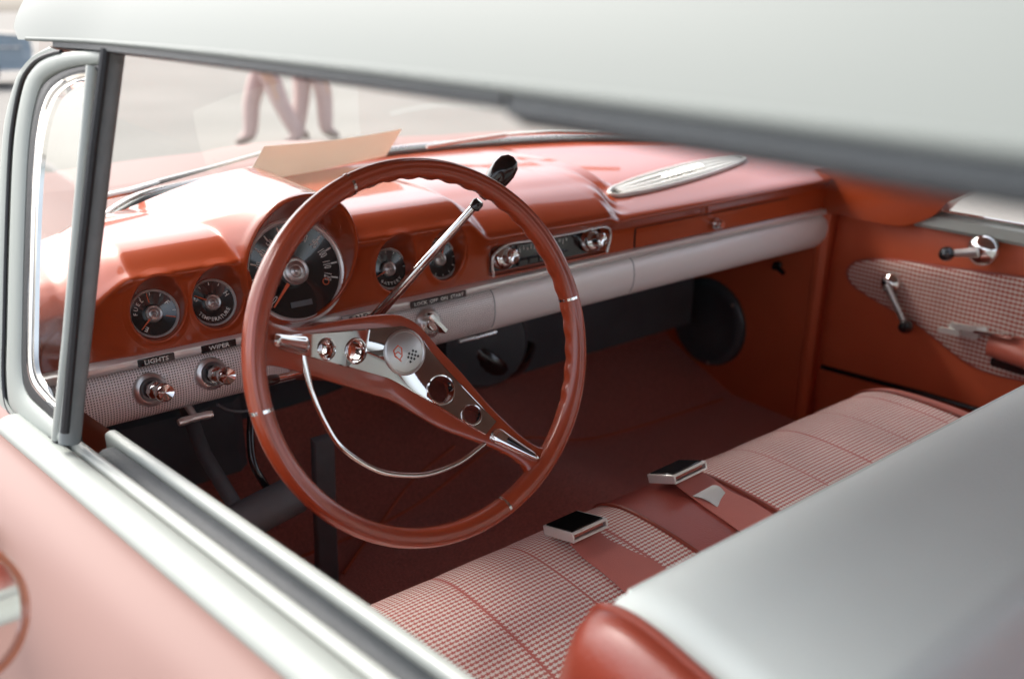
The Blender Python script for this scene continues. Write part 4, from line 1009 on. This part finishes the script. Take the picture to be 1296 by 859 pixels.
# ------------------------------------------------------------------ people and cars beyond the windshield
def person(name, loc, face, label, stride, mats, h=1.74):
    """one skinned body; face = heading in degrees"""
    root = empty(name, loc); root.rotation_euler = (0, 0, R(face)); root.scale = (h/1.74,)*3
    s = stride
    J = {  # joint: (pos, radius)
     'pel': ((0, 0, .95), .14), 'bel': ((0, .0, 1.08), .135), 'che': ((0, 0, 1.30), .15), 'nec0': ((0, 0, 1.46), .075), 'nec': ((0, .01, 1.52), .055), 'hea': ((0, .03, 1.63), .095), 'top': ((0, .02, 1.70), .07)}
    E_ = [('pel', 'bel'), ('bel', 'che'), ('che', 'nec0'), ('nec0', 'nec'), ('nec', 'hea'), ('hea', 'top')]
    for sd, k in ((-1, 'l'), (1, 'r')):
        f = s*sd
        J['hip'+k] = ((sd*.10, 0, .88), .125); J['kne'+k] = ((sd*.10, .20*f+.03, .49), .098); J['ank'+k] = ((sd*.10, .34*f-.03, .11), .082); J['toe'+k] = ((sd*.115, .34*f+.14, .03), .035)
        J['sho'+k] = ((sd*.19, 0, 1.42), .065); J['elb'+k] = ((sd*.24, -.10*f-.02, 1.15), .045); J['wri'+k] = ((sd*.25, -.22*f+.06, .92), .03)
        E_ += [('pel', 'hip'+k), ('hip'+k, 'kne'+k), ('kne'+k, 'ank'+k), ('ank'+k, 'toe'+k), ('che', 'sho'+k), ('sho'+k, 'elb'+k), ('elb'+k, 'wri'+k)]
        for q in range(4):
            a = 'fin%s%d' % (k, q); J[a] = ((sd*.25, -.22*f+.045+.018*q, .83+.004*abs(q-1.5)), .008); b = 'kn%s%d' % (k, q); J[b] = ((sd*.25, -.22*f+.042+.016*q, .875), .011)
            E_ += [('wri'+k, b), (b, a)]
        J['th'+k] = ((sd*.232, -.22*f+.105, .87), .009); E_.append(('wri'+k, 'th'+k))
    names = list(J); me = bpy.data.meshes.new('body'); me.from_pydata([J[n][0] for n in names], [(names.index(a), names.index(b)) for a, b in E_], [])
    ob = bpy.data.objects.new('body', me); COL.objects.link(ob)
    md = ob.modifiers.new('skin', 'SKIN')
    for i, n in enumerate(names):
        v = me.skin_vertices[0].data[i]; v.radius = (J[n][1],)*2; v.use_root = (n == 'pel')
    sb = ob.modifiers.new('sub', 'SUBSURF'); sb.levels = 2; sb.render_levels = 2
    dg = bpy.context.evaluated_depsgraph_get(); dg.update(); m2 = bpy.data.meshes.new_from_object(ob.evaluated_get(dg)); ob.modifiers.clear(); ob.data = m2
    for m in (mats[2], mats[0], mats[1], 'shoe'): m2.materials.append(MT[m])
    for p in m2.polygons:
        z = p.center.z; ax = abs(p.center.x)
        p.material_index = 0 if (z > 1.49 or (ax > .19 and z < 1.0)) else 1 if z > .96 else 2 if z > .10 else 3
        p.use_smooth = True
    ob.parent = root
    hb_ = MB().lathe([(.0, .11), (.05, .105), (.085, .07), (.100, .02), (.102, -.02), (.098, -.05)], (0, .005, 1.64), (0, -.18, 1), 24, ref=(0, 1, 0)).build('hair', 'hair', root)
    tag(root, label, 'person')
    return root
p1_ = PX(345, 186, 2, GZ); person('person', (p1_[0], p1_[1], GZ), 62, 'pedestrian in pale rose trousers striding with legs wide apart beyond the hood', .75, ('shirt', 'trousers', 'skin'))
p2_ = PX(398, 178, 2, GZ); person('person', (p2_[0], p2_[1], GZ), -75, 'pedestrian in pale rose trousers with legs close together, right of the striding pedestrian', .35, ('carred', 'trousers', 'skin'))

def parked_car(name, loc, face, label, paint, mats2):
    root = empty(name, loc); root.rotation_euler = (0, 0, R(face))
    # along y, 4.8 long
    side = [(-2.35, .45), (-2.38, .75), (-2.25, .92), (-1.3, .98), (.75, .98), (1.9, .92), (2.3, .80), (2.38, .5), (2.3, .32), (-2.25, .32)]
    def sect(hw, pts, n=7):
        return None
    b = MB(); P = catmull(np.array(side), 6, True); G = []
    for x, f in ((-.90, .93), (-.93, .98), (-.93, 1.0), (-.5, 1.0), (0, 1.01), (.5, 1.0), (.93, 1.0), (.93, .98), (.90, .93)):
        c = np.array([0, .62]); q = c+(P-c)*np.array([f, f]); G.append([(x, p[0], p[1]) for p in q])
    b.grid(G, False, True); n = len(P); b.F.append(tuple(range(n))); b.F.append(tuple((len(G)-1)*n+j for j in range(n)))
    b.build('body', paint, root)
    cab = catmull(np.array([(-1.45, .96), (-.85, 1.36), (-.1, 1.42), (.35, 1.36), (.95, .97)]), 6); G = []
    for x, f in ((-.78, .94), (-.66, 1.0), (0, 1.02), (.66, 1.0), (.78, .94)): G.append([(x if p[1] < 1.1 else x*.86, p[0]*f, .96+(p[1]-.96)*f) for p in cab])
    b = MB().grid(G); n = len(cab); b.F.append(tuple(range(n))); b.F.append(tuple(4*n+j for j in range(n))); b.build('cabin_glass', 'darkglass', root)
    G = []
    for x, f in ((-.66, .98), (-.6, 1.0), (0, 1.02), (.6, 1.0), (.66, .98)): G.append([(x, p[0]*.98, p[1]*f+.012) for p in catmull(np.array([(-.95, 1.33), (-.6, 1.41), (-.1, 1.43), (.3, 1.385), (.42, 1.34)]), 5)])
    MB().grid(G).build('roof', mats2, root)
    for sx in (-1, 1):
        for y in (-1.45, 1.45):
            w = MB().lathe([(.0, .10), (.20, .10), (.22, .08), (.30, .09), (.34, .06), (.34, -.06), (.30, -.09), (.0, -.09)], (sx*.84, y, .34), (sx, 0, 0), 28).build('wheel', 'tyre', root)
            MB().lathe([(.0, .135), (.08, .13), (.19, .11), (.205, .095)], (sx*.84, y, .34), (sx, 0, 0), 24).build('hubcap', 'chrome', w)
        for y, m in ((2.33, 'chrome_s'), (-2.36, 'lamp_red')):
            MB().lathe([(0, .03), (.08, .02), (.10, 0), (.10, -.06)], (sx*.68, y, .70), (0, np.sign(y), 0), 20).build('headlamp' if y > 0 else 'tail_lamp', m, root)
        MB().tube([(sx*.945, -2.2, .72), (sx*.95, 0, .74), (sx*.945, 2.2, .70)], .018, 8).build('side_moulding', 'chrome_s', root)
    for y in (2.40, -2.40):
        MB().tube([(-.9, y-.1*np.sign(y), .45), (-.7, y, .45), (0, y+.03*np.sign(y), .45), (.7, y, .45), (.9, y-.1*np.sign(y), .45)], .065, 10, flat=(.6, 1.2)).build('bumper', 'chrome', root)
    tag(root, label, 'car'); return root
parked_car('parked_car', (-3.4, 5.6, GZ), 74, 'white parked car with red roof off the driver side front, mirrored in the vent glass', 'carwhite', 'carred')
parked_car('parked_car', (.2, 19.5, GZ), 82, 'blue parked car with white roof far beyond the windshield pillar', 'carblue', 'carwhite')

# ------------------------------------------------------------------ light
w = bpy.data.worlds.new('World'); SC.world = w; w.use_nodes = True
nt = w.node_tree; bg = nt.nodes['Background']
sky = nt.nodes.new('ShaderNodeTexSky'); sky.sky_type = 'NISHITA'; sky.sun_disc = False
SUN = np.array([-math.sin(R(18))*math.cos(R(48)), math.cos(R(18))*math.cos(R(48)), math.sin(R(48))]); SUN /= np.linalg.norm(SUN)
el = math.asin(SUN[2]); az = math.atan2(SUN[0], SUN[1])
sky.sun_elevation = el; sky.sun_rotation = az; sky.air_density = .7; sky.dust_density = 4.6; sky.ozone_density = .6
hs = nt.nodes.new('ShaderNodeHueSaturation'); hs.inputs['Saturation'].default_value = .45
nt.links.new(sky.outputs[0], hs.inputs['Color']); nt.links.new(hs.outputs[0], bg.inputs['Color']); bg.inputs['Strength'].default_value = .15
sd = bpy.data.lights.new('sun', 'SUN'); so = bpy.data.objects.new('sun', sd); COL.objects.link(so)
sd.energy = .5; sd.angle = R(15); sd.color = (1, .95, .88)
so.rotation_euler = Vector(SUN).to_track_quat('Z', 'Y').to_euler(); so.location = (3, -2, 6)
SC.view_settings.view_transform = 'Standard'; SC.view_settings.look = 'None'; SC.view_settings.gamma = 1; SC.view_settings.exposure = 1.76
SC.view_settings.use_curve_mapping = False
SC.cycles.max_bounces = 10; SC.cycles.diffuse_bounces = 5; SC.cycles.glossy_bounces = 6; SC.cycles.transparent_max_bounces = 12
SC.cycles.sample_clamp_indirect = 8; SC.cycles.caustics_reflective = False; SC.cycles.caustics_refractive = False
SC.cycles.use_denoising = True
